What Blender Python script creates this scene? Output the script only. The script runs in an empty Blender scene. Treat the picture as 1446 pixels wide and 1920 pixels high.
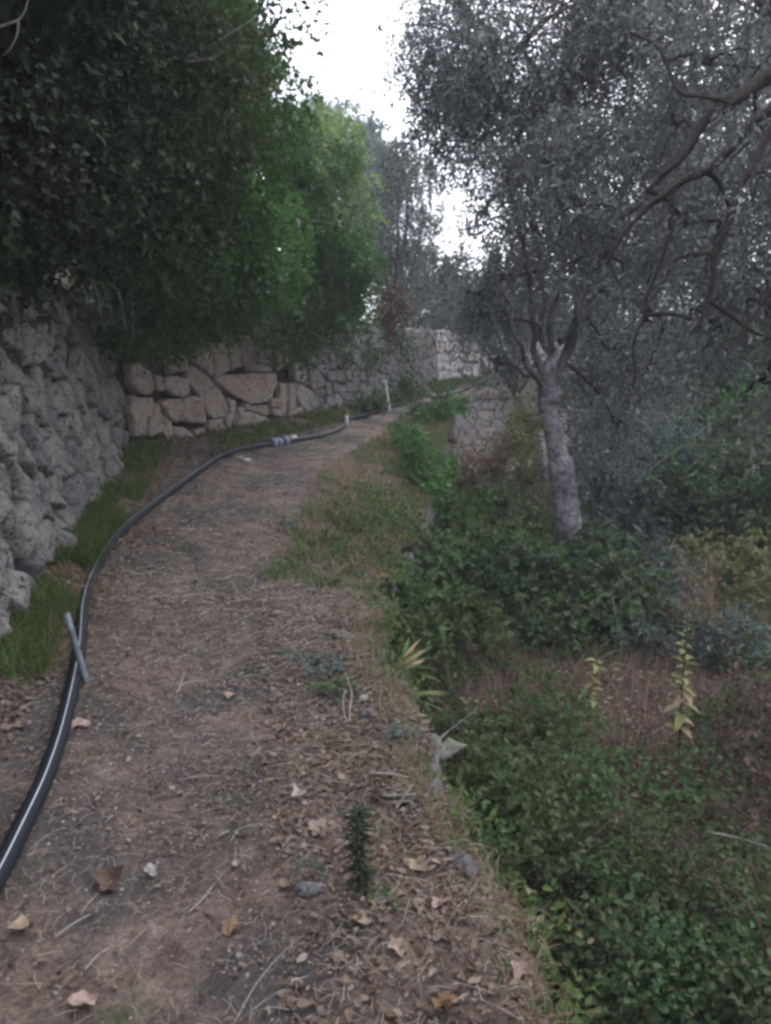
import bpy, math, random
import numpy as np
from mathutils import Vector, Matrix
import mathutils.noise as mn

random.seed(7)
rng = np.random.default_rng(11)
SC = bpy.context.scene
COL = SC.collection
R = math.radians

# ------------------------------------------------------------------ camera
PITCH = R(13.9); CAMZ = 1.5; FPX = 1450.0
cam_d = bpy.data.cameras.new('camera')
cam = bpy.data.objects.new('camera', cam_d); COL.objects.link(cam)
cam.location = (0, 0, CAMZ); cam.rotation_euler = (R(90) - PITCH, 0, 0)
cam_d.sensor_fit = 'HORIZONTAL'; cam_d.sensor_width = 36.0; cam_d.lens = 36.0 * FPX / 1446.0
cam_d.clip_start = 0.05; cam_d.clip_end = 600
SC.camera = cam

# ------------------------------------------------------------------ sky (overcast dusk) and light
SUN_EL, SUN_AZ = R(38), R(20)
w = bpy.data.worlds.new('World'); SC.world = w; w.use_nodes = True
nt = w.node_tree; nt.nodes.clear()
sky = nt.nodes.new('ShaderNodeTexSky'); sky.sky_type = 'NISHITA'; sky.sun_disc = False
sky.sun_elevation = SUN_EL; sky.sun_rotation = SUN_AZ; sky.dust_density = 4.0; sky.air_density = 1.0
mx = nt.nodes.new('ShaderNodeMix'); mx.data_type = 'RGBA'; mx.inputs[0].default_value = 0.84
mx.inputs[7].default_value = (8.3, 8.8, 10.3, 1)       # the even cloud deck under the clear sky
bg = nt.nodes.new('ShaderNodeBackground'); bg.inputs[1].default_value = 0.115
ow = nt.nodes.new('ShaderNodeOutputWorld')
nt.links.new(sky.outputs[0], mx.inputs[6]); nt.links.new(mx.outputs[2], bg.inputs[0]); nt.links.new(bg.outputs[0], ow.inputs[0])
sl = bpy.data.lights.new('sun', 'SUN'); sl.energy = 0.5; sl.angle = R(30); sl.color = (1, .97, .92)
so = bpy.data.objects.new('sun', sl); COL.objects.link(so)
sd = Vector((math.sin(SUN_AZ) * math.cos(SUN_EL), math.cos(SUN_AZ) * math.cos(SUN_EL), math.sin(SUN_EL)))
so.rotation_euler = (-sd).to_track_quat('-Z', 'Y').to_euler()
SC.view_settings.view_transform = 'Standard'; SC.view_settings.look = 'None'
SC.view_settings.exposure = 1.4; SC.view_settings.gamma = 1.0; SC.view_settings.use_curve_mapping = False
SC.render.engine = 'CYCLES'
SC.cycles.max_bounces = 6; SC.cycles.diffuse_bounces = 3; SC.cycles.glossy_bounces = 2
SC.cycles.transmission_bounces = 4; SC.cycles.transparent_max_bounces = 4
SC.cycles.use_denoising = True
SC.cycles.pixel_filter_type = 'BLACKMAN_HARRIS'; SC.cycles.filter_width = 3.0   # the soft phone lens

# ------------------------------------------------------------------ helpers
CP, SP = math.cos(PITCH), math.sin(PITCH)
def ray(px, py):
    u = (px - 723) / FPX; v = (960 - py) / FPX
    return (u, CP + SP * v, -SP + CP * v)
def P(px, py, d):                       # point seen there, d metres ahead of the viewer
    r = ray(px, py); t = d / r[1]
    return Vector((r[0] * t, d, CAMZ + r[2] * t))
def G(px, py, z=0.0):                   # point of the level z seen there
    r = ray(px, py); t = (z - CAMZ) / r[2]
    return Vector((r[0] * t, r[1] * t, z))

def tag(o, label=None, cat=None, group=None, kind=None):
    if label: o['label'] = label
    if cat: o['category'] = cat
    if group: o['group'] = group
    if kind: o['kind'] = kind
    return o
def empty(name, loc, label, cat, group=None):
    o = bpy.data.objects.new(name, None); COL.objects.link(o); o.location = loc
    o.empty_display_size = .1
    return tag(o, label, cat, group, 'thing')
def link(name, me, mat, parent=None, kind=None):
    o = bpy.data.objects.new(name, me); COL.objects.link(o)
    if mat is not None and not me.materials: me.materials.append(mat)
    if parent is not None:
        o.parent = parent; o.location = -Vector(parent.location)   # meshes are written in world coordinates
    if kind: o['kind'] = kind
    return o
def mesh_np(name, V, loops, sizes, smooth=False):
    me = bpy.data.meshes.new(name)
    V = np.asarray(V, dtype=np.float32); loops = np.asarray(loops, dtype=np.int32).ravel(); sizes = np.asarray(sizes, dtype=np.int32)
    me.vertices.add(len(V)); me.vertices.foreach_set('co', V.ravel())
    me.loops.add(len(loops)); me.loops.foreach_set('vertex_index', loops)
    me.polygons.add(len(sizes))
    st = np.concatenate([[0], np.cumsum(sizes)[:-1]]).astype(np.int32)
    me.polygons.foreach_set('loop_start', st); me.polygons.foreach_set('loop_total', sizes)
    me.update(calc_edges=True)
    if smooth: me.polygons.foreach_set('use_smooth', np.ones(len(sizes), dtype=bool))
    return me

def hsh(i, j, k, s):
    n = (i * 374761393 + j * 668265263 + k * 2147483647 % 1000003 * 7919 + s * 144665) & 0x7fffffff
    n = ((n ^ (n >> 13)) * 1274126177) & 0x7fffffff
    return ((n ^ (n >> 16)) & 0xffff) / 65535.0
def vnoise(X, f, s=0):                  # value noise, X (n,3) -> -1..1
    X = np.asarray(X, dtype=np.float64) * f + 1000.0
    I = np.floor(X).astype(np.int64); F = X - I; F = F * F * (3 - 2 * F)
    out = 0
    for dx in (0, 1):
        for dy in (0, 1):
            for dz in (0, 1):
                wgt = (F[:, 0] if dx else 1 - F[:, 0]) * (F[:, 1] if dy else 1 - F[:, 1]) * (F[:, 2] if dz else 1 - F[:, 2])
                out = out + wgt * hsh(I[:, 0] + dx, I[:, 1] + dy, I[:, 2] + dz, s)
    return out * 2 - 1
def norm(a): return a / np.maximum(np.linalg.norm(a, axis=-1, keepdims=True), 1e-9)
def rdir(n): return norm(rng.normal(size=(n, 3)))

class Tubes:                            # many tubes of one wood, one mesh
    def __init__(s): s.V = []; s.L = []; s.S = []; s.n = 0
    def add(s, pts, rad, k=6, bump=0.0, cap=True):
        pts = [Vector(p) for p in pts]; m = len(pts)
        if not hasattr(rad, '__len__'): rad = [rad] * m
        up = Vector((.3, .5, .8)); prev = None; base = s.n
        for i, p in enumerate(pts):
            t = (pts[min(i + 1, m - 1)] - pts[max(i - 1, 0)])
            if t.length < 1e-9: t = Vector((0, 0, 1))
            t.normalize()
            a = (prev if prev is not None else up); a = a - t * a.dot(t)
            if a.length < 1e-4: a = t.orthogonal()
            a.normalize(); prev = a; b = t.cross(a)
            for j in range(k):
                th = 2 * math.pi * j / k
                q = a * math.cos(th) + b * math.sin(th)
                r = rad[i]
                if bump: r *= 1 + bump * (mn.noise(Vector((q.x * 1.6 + p.x, q.y * 1.6 + p.y, p.z * 1.3))) + .6 * mn.noise((p + q * .2) * 9))
                s.V.append(tuple(p + q * r))
        for i in range(m - 1):
            for j in range(k):
                j2 = (j + 1) % k
                s.L += [base + i * k + j, base + i * k + j2, base + (i + 1) * k + j2, base + (i + 1) * k + j]; s.S.append(4)
        if cap:
            s.L += [base + k - 1 - j for j in range(k)]; s.S.append(k)
            s.L += [base + (m - 1) * k + j for j in range(k)]; s.S.append(k)
        s.n += m * k
    def build(s, name, mat, parent=None, smooth=True, kind=None):
        return link(name, mesh_np(name, s.V, s.L, s.S, smooth), mat, parent, kind)

def crom(K, n):                         # Catmull-Rom through K, n steps a span
    K = [Vector(k) for k in K]; out = []
    for i in range(len(K) - 1):
        p0 = K[max(i - 1, 0)]; p1 = K[i]; p2 = K[i + 1]; p3 = K[min(i + 2, len(K) - 1)]
        for j in range(n):
            t = j / n
            out.append(.5 * ((2 * p1) + (p2 - p0) * t + (2 * p0 - 5 * p1 + 4 * p2 - p3) * t * t + (3 * p1 - p0 - 3 * p2 + p3) * t ** 3))
    out.append(K[-1].copy()); return out

def leaves(Pb, D, N, L, W, hexa=False, fold=.25):
    """leaf blades: base points, directions, normals, lengths, widths -> verts, loops, sizes"""
    n = len(Pb); D = norm(D); S = norm(np.cross(D, N)); N = norm(np.cross(S, D))
    L = np.broadcast_to(L, n)[:, None]; W = np.broadcast_to(W, n)[:, None]
    if not hexa:
        m = Pb + D * L * .45
        V = np.stack([Pb, m + S * W * .5 + N * W * fold, Pb + D * L - N * L * .06, m - S * W * .5 + N * W * fold], 1).reshape(-1, 3)
        b = (np.arange(n) * 4)[:, None]
        F = np.concatenate([b, b + 1, b + 2, b, b + 2, b + 3], 1)
        return V, F.ravel(), np.full(2 * n, 3)
    a = Pb + D * L * .28; c = Pb + D * L * .68 - N * L * .04; t = Pb + D * L - N * L * .14
    V = np.stack([Pb, a + S * W * .5 + N * W * fold, c + S * W * .38 + N * W * fold * .7, t, c - S * W * .38 + N * W * fold * .7, a - S * W * .5 + N * W * fold], 1).reshape(-1, 3)
    b = (np.arange(n) * 6)[:, None]
    F = np.concatenate([b, b + 1, b + 2, b + 3, b, b + 3, b + 4, b + 5], 1)
    return V, F.ravel(), np.full(2 * n, 4)
class Parts:
    def __init__(s): s.V = []; s.L = []; s.S = []; s.n = 0
    def add(s, VLS):
        V, L, S = VLS; s.V.append(np.asarray(V)); s.L.append(np.asarray(L).ravel() + s.n); s.S.append(np.asarray(S)); s.n += len(V)
    def build(s, name, mat, parent=None, kind=None, smooth=False):
        return link(name, mesh_np(name, np.concatenate(s.V), np.concatenate(s.L), np.concatenate(s.S), smooth), mat, parent, kind)

# ------------------------------------------------------------------ materials
def M_new(name):
    m = bpy.data.materials.new(name); m.use_nodes = True
    n = m.node_tree; b = n.nodes['Principled BSDF']; return m, n, b
def ramp(n, stops, src):
    if len(stops) == 1: stops = [(0, stops[0][1]), (1, stops[0][1])]
    r = n.nodes.new('ShaderNodeValToRGB'); e = r.color_ramp.elements
    while len(e) < len(stops): e.new(.5)
    for k, (p, c) in enumerate(stops): e[k].position = p; e[k].color = (*c, 1)
    n.links.new(src, r.inputs[0]); return r.outputs[0]
def noise(n, scale, detail=5, rough=.6, obj=False, dist=0.0):
    tc = n.nodes.new('ShaderNodeTexCoord'); t = n.nodes.new('ShaderNodeTexNoise')
    t.inputs['Scale'].default_value = scale; t.inputs['Detail'].default_value = detail; t.inputs['Roughness'].default_value = rough
    t.inputs['Distortion'].default_value = dist
    n.links.new(tc.outputs['Object'], t.inputs['Vector']); return t.outputs['Fac']
def mixc(n, fac, a, b, mode='MIX'):
    m = n.nodes.new('ShaderNodeMix'); m.data_type = 'RGBA'; m.blend_type = mode
    for s, i in ((fac, 0), (a, 6), (b, 7)):
        if isinstance(s, (int, float)): m.inputs[i].default_value = s
        elif isinstance(s, tuple): m.inputs[i].default_value = (*s, 1)
        else: n.links.new(s, m.inputs[i])
    return m.outputs[2]
def thr(n, src, lo, hi):
    m = n.nodes.new('ShaderNodeMapRange'); m.inputs[1].default_value = lo; m.inputs[2].default_value = hi; n.links.new(src, m.inputs[0]); return m.outputs[0]
def bump(n, b, h, strength, dist):
    k = n.nodes.new('ShaderNodeBump'); k.inputs['Strength'].default_value = strength; k.inputs['Distance'].default_value = dist
    n.links.new(h, k.inputs['Height']); n.links.new(k.outputs[0], b.inputs['Normal'])
def add(n, a, b, ka=1.0, kb=1.0):
    m = n.nodes.new('ShaderNodeMath'); m.operation = 'MULTIPLY_ADD'; n.links.new(b, m.inputs[0]); m.inputs[1].default_value = kb; n.links.new(a, m.inputs[2]); return m.outputs[0]

def leaf_mat(name, stops, gloss=.45, trans=.3, spec=.4, clump=None):
    m, n, b = M_new(name)
    g = n.nodes.new('ShaderNodeNewGeometry')
    c = ramp(n, stops, g.outputs['Random Per Island'])
    if clump:
        f = thr(n, noise(n, clump[0], 2, .5), .38, .62)
        c = mixc(n, f, c, mixc(n, .75, c, clump[1]))
    n.links.new(c, b.inputs['Base Color']); b.inputs['Roughness'].default_value = gloss
    b.inputs['Specular IOR Level'].default_value = spec
    t = n.nodes.new('ShaderNodeBsdfTranslucent'); n.links.new(c, t.inputs[0])
    mi = n.nodes.new('ShaderNodeMixShader'); mi.inputs[0].default_value = trans
    n.links.new(b.outputs[0], mi.inputs[1]); n.links.new(t.outputs[0], mi.inputs[2])
    n.links.new(mi.outputs[0], n.nodes['Material Output'].inputs[0]); return m
def bark_mat(name, c0, c1, c2):
    m, n, b = M_new(name)
    f = noise(n, 14, 6, .65, dist=.6); f2 = noise(n, 3.2, 3)
    c = mixc(n, thr(n, f2, .4, .62), ramp(n, [(.3, c0), (.6, c1)], f), c2)
    n.links.new(mixc(n, thr(n, f, .52, .36), c, c0), b.inputs['Base Color']); b.inputs['Roughness'].default_value = .9
    b.inputs['Specular IOR Level'].default_value = .15
    bump(n, b, f, .9, .03); return m
def stone_mat(name, cols, lichen, dark, sc=1.0, fine=1.0):
    m, n, b = M_new(name)
    oi = n.nodes.new('ShaderNodeObjectInfo')
    base = ramp(n, [(i / max(len(cols) - 1, 1), c) for i, c in enumerate(cols)], oi.outputs['Random'])
    big = noise(n, 3.5 * sc, 4, .6, dist=.8); mid = noise(n, 13 * sc, 6, .7, dist=.5); fi = noise(n, 70 * sc, 4, .7)
    c = mixc(n, thr(n, big, .46, .66), base, lichen)
    pit = noise(n, 21 * sc, 3, .55, dist=1.4)
    c = mixc(n, thr(n, mid, .47, .33), c, dark)
    c = mixc(n, thr(n, pit, .40, .33), c, dark)
    c = mixc(n, .55, c, ramp(n, [(.3, (.45, .45, .45)), (.7, (1.15, 1.12, 1.08))], fi), 'MULTIPLY')
    n.links.new(c, b.inputs['Base Color']); b.inputs['Roughness'].default_value = .93; b.inputs['Specular IOR Level'].default_value = .2
    bump(n, b, add(n, add(n, add(n, mid, fi, 1, .25), big, 1, .6), thr(n, pit, .33, .42), 1, .5), 1.0, .06 * fine); return m
def plain(name, c, rough=.6, spec=.4, metal=0, var=.15, sc=30):
    m, n, b = M_new(name)
    f = noise(n, sc, 5, .65)
    lo = tuple(x * (1 - var * 1.6) for x in c); hi = tuple(min(1, x * (1 + var)) for x in c)
    n.links.new(ramp(n, [(.3, lo), (.7, hi)], f), b.inputs['Base Color'])
    b.inputs['Roughness'].default_value = rough; b.inputs['Specular IOR Level'].default_value = spec; b.inputs['Metallic'].default_value = metal
    bump(n, b, f, .3, .004); return m

M = {}
# soil of the path: pinkish dry earth, worn grey in the tread, browner at the sides
m, n, b = M_new('path_soil')
f1 = noise(n, 1.3, 4, .6, dist=.4); f2 = noise(n, 9, 6, .7); f3 = noise(n, 60, 5, .75); f4 = noise(n, 2.6, 3, .5)
c = ramp(n, [(.30, (.095, .066, .052)), (.48, (.195, .146, .120)), (.62, (.275, .212, .178)), (.75, (.35, .285, .245))], f2)
c = mixc(n, thr(n, f1, .46, .58), c, (.112, .098, .096))
c = mixc(n, thr(n, f4, .60, .70), c, (.085, .095, .05))
c = mixc(n, .8, c, ramp(n, [(.32, (.35, .33, .32)), (.5, (.95, .93, .9)), (.68, (1.45, 1.35, 1.25))], f3), 'MULTIPLY')
n.links.new(c, b.inputs['Base Color']); b.inputs['Roughness'].default_value = .95; b.inputs['Specular IOR Level'].default_value = .15
bump(n, b, add(n, f3, f2, 1, .8), .9, .02); M['soil'] = m
m, n, b = M_new('terrace_soil')
f2 = noise(n, 4, 6, .7); f3 = noise(n, 45, 5, .75)
c = ramp(n, [(.30, (.055, .036, .028)), (.5, (.115, .075, .060)), (.68, (.17, .125, .10))], f2)
c = mixc(n, .7, c, ramp(n, [(.32, (.4, .4, .4)), (.68, (1.4, 1.3, 1.2))], f3), 'MULTIPLY')
n.links.new(c, b.inputs['Base Color']); b.inputs['Roughness'].default_value = .97; b.inputs['Specular IOR Level'].default_value = .1
bump(n, b, add(n, f3, f2, 1, .8), .9, .03); M['low_soil'] = m
M['bank'] = plain('bank_soil', (.06, .045, .032), .95, .1, sc=5, var=.4)
M['joint_pale'] = plain('pale_joint', (.26, .21, .19), .97, .05, sc=20, var=.4)
M['joint'] = plain('earth_joint', (.035, .024, .018), .97, .05, sc=20, var=.4)
M['stone_grey'] = stone_mat('limestone_grey', [(.33, .32, .315), (.48, .44, .385), (.23, .235, .245), (.41, .37, .325), (.29, .285, .285), (.44, .38, .32)], (.46, .43, .385), (.10, .092, .088), 1.3, 1.1)
M['stone_tan'] = stone_mat('limestone_tan', [(.55, .43, .35), (.64, .51, .415), (.48, .38, .315), (.59, .485, .41)], (.55, .475, .41), (.22, .165, .13), 1.3, .9)
M['stone_far'] = stone_mat('limestone_far', [(.28, .25, .25), (.36, .32, .31), (.31, .30, .32), (.40, .36, .32)], (.22, .24, .17), (.09, .08, .08), 1.3)
M['stone_pale'] = stone_mat('limestone_pale', [(.74, .63, .58), (.66, .56, .51), (.77, .68, .63), (.70, .63, .60)], (.76, .70, .66), (.42, .34, .31), 1.3)
M['stone_cap'] = stone_mat('capstone', [(.20, .175, .16), (.26, .235, .215), (.17, .16, .165)], (.29, .26, .235), (.085, .07, .062), 1.2, .6)
M['stone_white'] = plain('white_pebble', (.45, .43, .41), .8, .2)
M['stone_yellow'] = plain('yellow_stone', (.50, .46, .33), .85, .2)
M['stone_pink'] = plain('pink_stone', (.33, .26, .25), .85, .2)
M['stone_blue'] = stone_mat('grey_rock', [(.25, .25, .255)], (.28, .27, .26), (.11, .10, .09), 2.0, .3)
M['pipe'] = plain('black_polyethylene', (.014, .015, .021), .62, .22, sc=60, var=.25)
M['stripe'] = plain('pale_stripe', (.62, .66, .74), .45, .4, var=.08)
M['coupling_blue'] = plain('coupling_blue', (.045, .065, .13), .45, .5)
M['coupling_pale'] = plain('coupling_pale', (.24, .27, .30), .45, .5)
M['steel'] = plain('grey_galvanised', (.17, .19, .20), .5, .4, .35, sc=25, var=.35)
M['rusty'] = plain('rusty_end', (.17, .085, .05), .85, .2)
M['white_paint'] = plain('white_paint', (.72, .70, .66), .6, .3)
M['bark'] = bark_mat('olive_bark', (.06, .054, .056), (.175, .158, .162), (.31, .285, .29))
M['limb'] = bark_mat('dark_olive_bark', (.045, .037, .037), (.105, .088, .086), (.17, .148, .145))
M['twig'] = bark_mat('dark_twig', (.028, .020, .018), (.055, .042, .038), (.075, .058, .052))
M['stem'] = bark_mat('pale_stem', (.14, .125, .105), (.25, .23, .20), (.31, .30, .28))
M['brown_twig'] = bark_mat('brown_twig', (.06, .038, .028), (.12, .078, .058), (.15, .10, .08))
M['ivy'] = leaf_mat('ivy_leaf', [(0, (.04, .095, .024)), (.5, (.07, .155, .04)), (1, (.115, .22, .06))], .5, .42, .3, (.9, (.045, .075, .02)))
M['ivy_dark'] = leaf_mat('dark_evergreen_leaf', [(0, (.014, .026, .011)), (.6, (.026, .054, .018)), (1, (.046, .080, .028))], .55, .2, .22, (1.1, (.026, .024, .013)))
M['ivy_mid'] = leaf_mat('evergreen_leaf', [(0, (.03, .075, .02)), (.6, (.055, .125, .032)), (1, (.09, .17, .05))], .5, .40, .3, (1.0, (.065, .060, .028)))
M['shrub'] = leaf_mat('bright_shrub_leaf', [(0, (.06, .16, .035)), (.5, (.10, .25, .055)), (.9, (.15, .32, .08)), (1, (.22, .3, .09))], .45, .42, .35, (1.1, (.05, .095, .025)))
M['lime'] = leaf_mat('light_green_leaf', [(0, (.15, .25, .06)), (.5, (.25, .37, .09)), (.9, (.33, .42, .13)), (1, (.38, .37, .14))], .45, .42, .35, (.9, (.06, .12, .04)))
M['olive'] = leaf_mat('olive_leaf', [(0, (.11, .12, .105)), (.45, (.16, .18, .155)), (.75, (.21, .235, .21)), (1, (.31, .33, .32))], .5, .3, .35, (.8, (.13, .125, .11)))
M['olive_far'] = leaf_mat('far_olive_leaf', [(0, (.085, .11, .085)), (.5, (.13, .16, .125)), (1, (.22, .25, .21))], .5, .3, .4, (.7, (.11, .115, .085)))
M['far_grey'] = leaf_mat('far_pale_leaf', [(0, (.16, .20, .17)), (1, (.27, .31, .27))], .6, .35, .3)
M['bramble'] = leaf_mat('bramble_leaf', [(0, (.025, .055, .022)), (.35, (.045, .10, .035)), (.7, (.075, .14, .045)), (.93, (.115, .19, .065)), (1, (.22, .17, .08))], .5, .3, .3, (2.0, (.08, .10, .04)))
M['herb'] = leaf_mat('herb_leaf', [(0, (.05, .095, .032)), (.6, (.085, .15, .052)), (1, (.15, .21, .08))], .55, .35, .25, (2.2, (.095, .12, .045)))
M['bluish'] = leaf_mat('grey_blue_leaf', [(0, (.055, .085, .066)), (.6, (.085, .125, .10)), (1, (.17, .21, .18))], .5, .25, .4)
M['yellowgreen'] = leaf_mat('yellow_green_leaf', [(0, (.13, .15, .05)), (.6, (.19, .20, .075)), (1, (.28, .22, .10))], .6, .35, .3)
M['mullein'] = leaf_mat('yellowing_leaf', [(0, (.22, .25, .08)), (.5, (.32, .33, .12)), (1, (.38, .31, .15))], .6, .3, .3)
M['mullein_dry'] = leaf_mat('tan_leaf', [(0, (.30, .22, .12)), (1, (.42, .33, .19))], .7, .25, .2)
M['grass'] = leaf_mat('green_grass', [(0, (.06, .11, .022)), (.6, (.10, .17, .038)), (.88, (.14, .19, .055)), (1, (.28, .22, .12))], .6, .3, .3)
M['dry_grass'] = leaf_mat('dry_grass', [(0, (.16, .10, .055)), (.5, (.25, .18, .11)), (1, (.38, .30, .20))], .7, .3, .2)
M['straw'] = leaf_mat('straw', [(0, (.18, .14, .10)), (.6, (.32, .26, .20)), (1, (.50, .44, .36))], .7, .1, .2)
M['litter'] = leaf_mat('leaf_litter', [(0, (.07, .042, .03)), (.3, (.13, .083, .058)), (.6, (.19, .13, .095)), (.9, (.25, .185, .14)), (1, (.36, .29, .235))], .75, .08, .2)
M['dead'] = leaf_mat('dead_leaf', [(0, (.07, .045, .036)), (1, (.17, .115, .09))], .8, .1, .1)

# ------------------------------------------------------------------ terrain lines
# knots: foot of the upper wall (L), brink of the drop (E), fall of the verge at the brink, wall height, level of the lower terrace
KN = [((-1.25, -1.2), (.80, -1.2), 0, 1.75), ((-1.32, .6), (.56, .6), 0, 1.75), ((-1.45, 1.85), (.28, 1.85), 0, 1.75),
      ((-1.64, 2.9), (.10, 2.8), 0, 1.78), ((-1.86, 3.95), (-.06, 3.75), -.03, 1.8), ((-2.08, 4.9), (.02, 4.9), -.16, 1.8),
      ((-2.38, 6.5), (.24, 6.3), -.30, 1.75), ((-2.75, 8.2), (.48, 7.8), -.34, 1.7), ((-2.33, 9.3), (.66, 9.3), -.30, 1.7),
      ((-1.66, 10.5), (.82, 10.6), -.22, 1.6), ((-1.0, 11.8), (.93, 11.8), -.15, 1.5), ((-.25, 13.5), (1.08, 13.0), -.08, 1.42),
      ((.60, 16.0), (1.33, 14.3), -.03, 1.35), ((1.35, 17.9), (2.0, 15.4), 0, 1.3), ((2.6, 18.8), (3.3, 16.0), 0, 1.15),
      ((5, 19.4), (5.4, 16.5), 0, 1.0), ((9, 20), (9, 17.1), 0, 1.0)]
NK = len(KN); SUB = 40
Lc = np.array([tuple(v) for v in crom([(*k[0], k[3]) for k in KN], SUB)])
Ec = np.array([tuple(v) for v in crom([(*k[1], k[2]) for k in KN], SUB)])
TT = np.linspace(0, NK - 1, len(Lc))
for _f, _a in ((3.1, .035), (7.3, .025), (15.7, .014)): Ec[:, 0] += _a * np.sin(TT * _f * 1.9 + _f) * np.clip(6.5 - TT, 0, 1)
def Lat(t): return np.array([np.interp(t, TT, Lc[:, i]) for i in range(3)]).T
def Eat(t): return np.array([np.interp(t, TT, Ec[:, i]) for i in range(3)]).T
def zlow(x, y):
    b = -1.0 - .42 * np.clip((y - 4) / 9, 0, 1) + .10 * vnoise(np.stack([x, y, y * 0], -1), .5, 3) + .03 * vnoise(np.stack([x, y, y * 0], -1), 3, 4)
    return b + .05 * np.clip(x - 6, 0, 60)
def sm(x): x = np.clip(x, 0, 1); return x * x * (3 - 2 * x)
def zpath(t, u, x, y):                  # u 0 at the upper wall, 1 at the brink
    e = Eat(t)
    z = .16 * (1 - sm(u / .22)) * 1.0 + e[..., 2] * sm((u - .52) / .48)
    z = z - .035 * np.exp(-((u - .50) / .16) ** 2) + .03 * np.exp(-((u - .93) / .05) ** 2) * (t < 4.5)
    X = np.stack([x, y, x * 0], -1)
    return z + .022 * vnoise(X, 1.7, 1) + .012 * vnoise(X, 6, 2) + .006 * vnoise(X, 22, 5)
def pathpt(t, u):
    t = np.atleast_1d(np.asarray(t, float)); u = np.atleast_1d(np.asarray(u, float))
    l = Lat(t); e = Eat(t); x = l[:, 0] + (e[:, 0] - l[:, 0]) * u; y = l[:, 1] + (e[:, 1] - l[:, 1]) * u
    return np.stack([x, y, zpath(t, u, x, y)], -1)
def grid(name, X, mat, kind='structure', flip=False, parent=None):
    a, b_, _ = X.shape; i = np.arange(a - 1)[:, None]; j = np.arange(b_ - 1)[None, :]
    q = np.stack([i * b_ + j, i * b_ + j + 1, (i + 1) * b_ + j + 1, (i + 1) * b_ + j], -1).reshape(-1, 4)
    if flip: q = q[:, ::-1]
    return link(name, mesh_np(name, X.reshape(-1, 3), q, np.full(len(q), 4), True), mat, parent, kind)

tr = np.unique(np.concatenate([np.linspace(0, 6, 260), np.linspace(6, NK - 1, 200)]))
ur = np.linspace(-.04, 1.0, 80)
T2, U2 = np.meshgrid(tr, ur, indexing='ij')
X = pathpt(T2.ravel(), U2.ravel()).reshape(len(tr), len(ur), 3)
tag(grid('path', X, M['soil']), 'dry earth footpath strewn with leaves, curving away between the stone walls')
# lower terrace and the land beyond, one sheet out to the horizon
gx = np.unique(np.concatenate([np.linspace(-1.2, 7, 160), np.linspace(7, 30, 40), np.linspace(30, 300, 20), np.linspace(-300, -1.2, 30)]))
gy = np.unique(np.concatenate([np.linspace(-2, 12, 230), np.linspace(12, 30, 60), np.linspace(30, 500, 25), np.linspace(-200, -2, 12)]))
GX, GY = np.meshgrid(gx, gy, indexing='ij')
GZ = zlow(GX.ravel(), GY.ravel()).reshape(GX.shape)
tag(grid('ground', np.stack([GX, GY, GZ], -1), M['low_soil'], flip=True), 'reddish brown earth of the lower terrace')
# earth behind the upper wall: terrace top and the slope above it
def left_n(t):
    a = Lat(np.clip(t - .15, 0, NK - 1)); b_ = Lat(np.clip(t + .15, 0, NK - 1)); d = norm((b_ - a)[:, :2]); return np.stack([-d[:, 1], d[:, 0]], -1)
tb = np.linspace(0, NK - 1, 130); ob = np.array([.12, .3, .6, 1, 1.6, 2.4, 3.5, 5, 8, 14, 30])
LB = Lat(tb); NB = left_n(tb)
NB[:, 0] = np.interp(np.arange(len(tb)), np.arange(len(tb)), np.convolve(np.pad(NB[:, 0], 12, 'edge'), np.ones(25) / 25, 'valid'))
NB[:, 1] = np.convolve(np.pad(NB[:, 1], 12, 'edge'), np.ones(25) / 25, 'valid'); NB = norm(NB)
XB = np.zeros((len(tb), len(ob) + 1, 3))
for j, o_ in enumerate([.10] + list(ob)):
    XB[:, j, 0] = LB[:, 0] + NB[:, 0] * o_; XB[:, j, 1] = LB[:, 1] + NB[:, 1] * o_
    XB[:, j, 2] = (LB[:, 2] - .12 + .38 * min(o_, 6) * np.interp(tb, [10.5, 13], [1, .12]) - .03 * max(o_ - 6, 0)) if j else -1.2
XB[:, 1:, 2] += .12 * vnoise(XB[:, 1:, :].reshape(-1, 3), 1.2, 8).reshape(len(tb), -1)
tag(grid('hillside', XB, M['bank'], flip=True), 'dark earth slope behind and above the stone wall')

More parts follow.
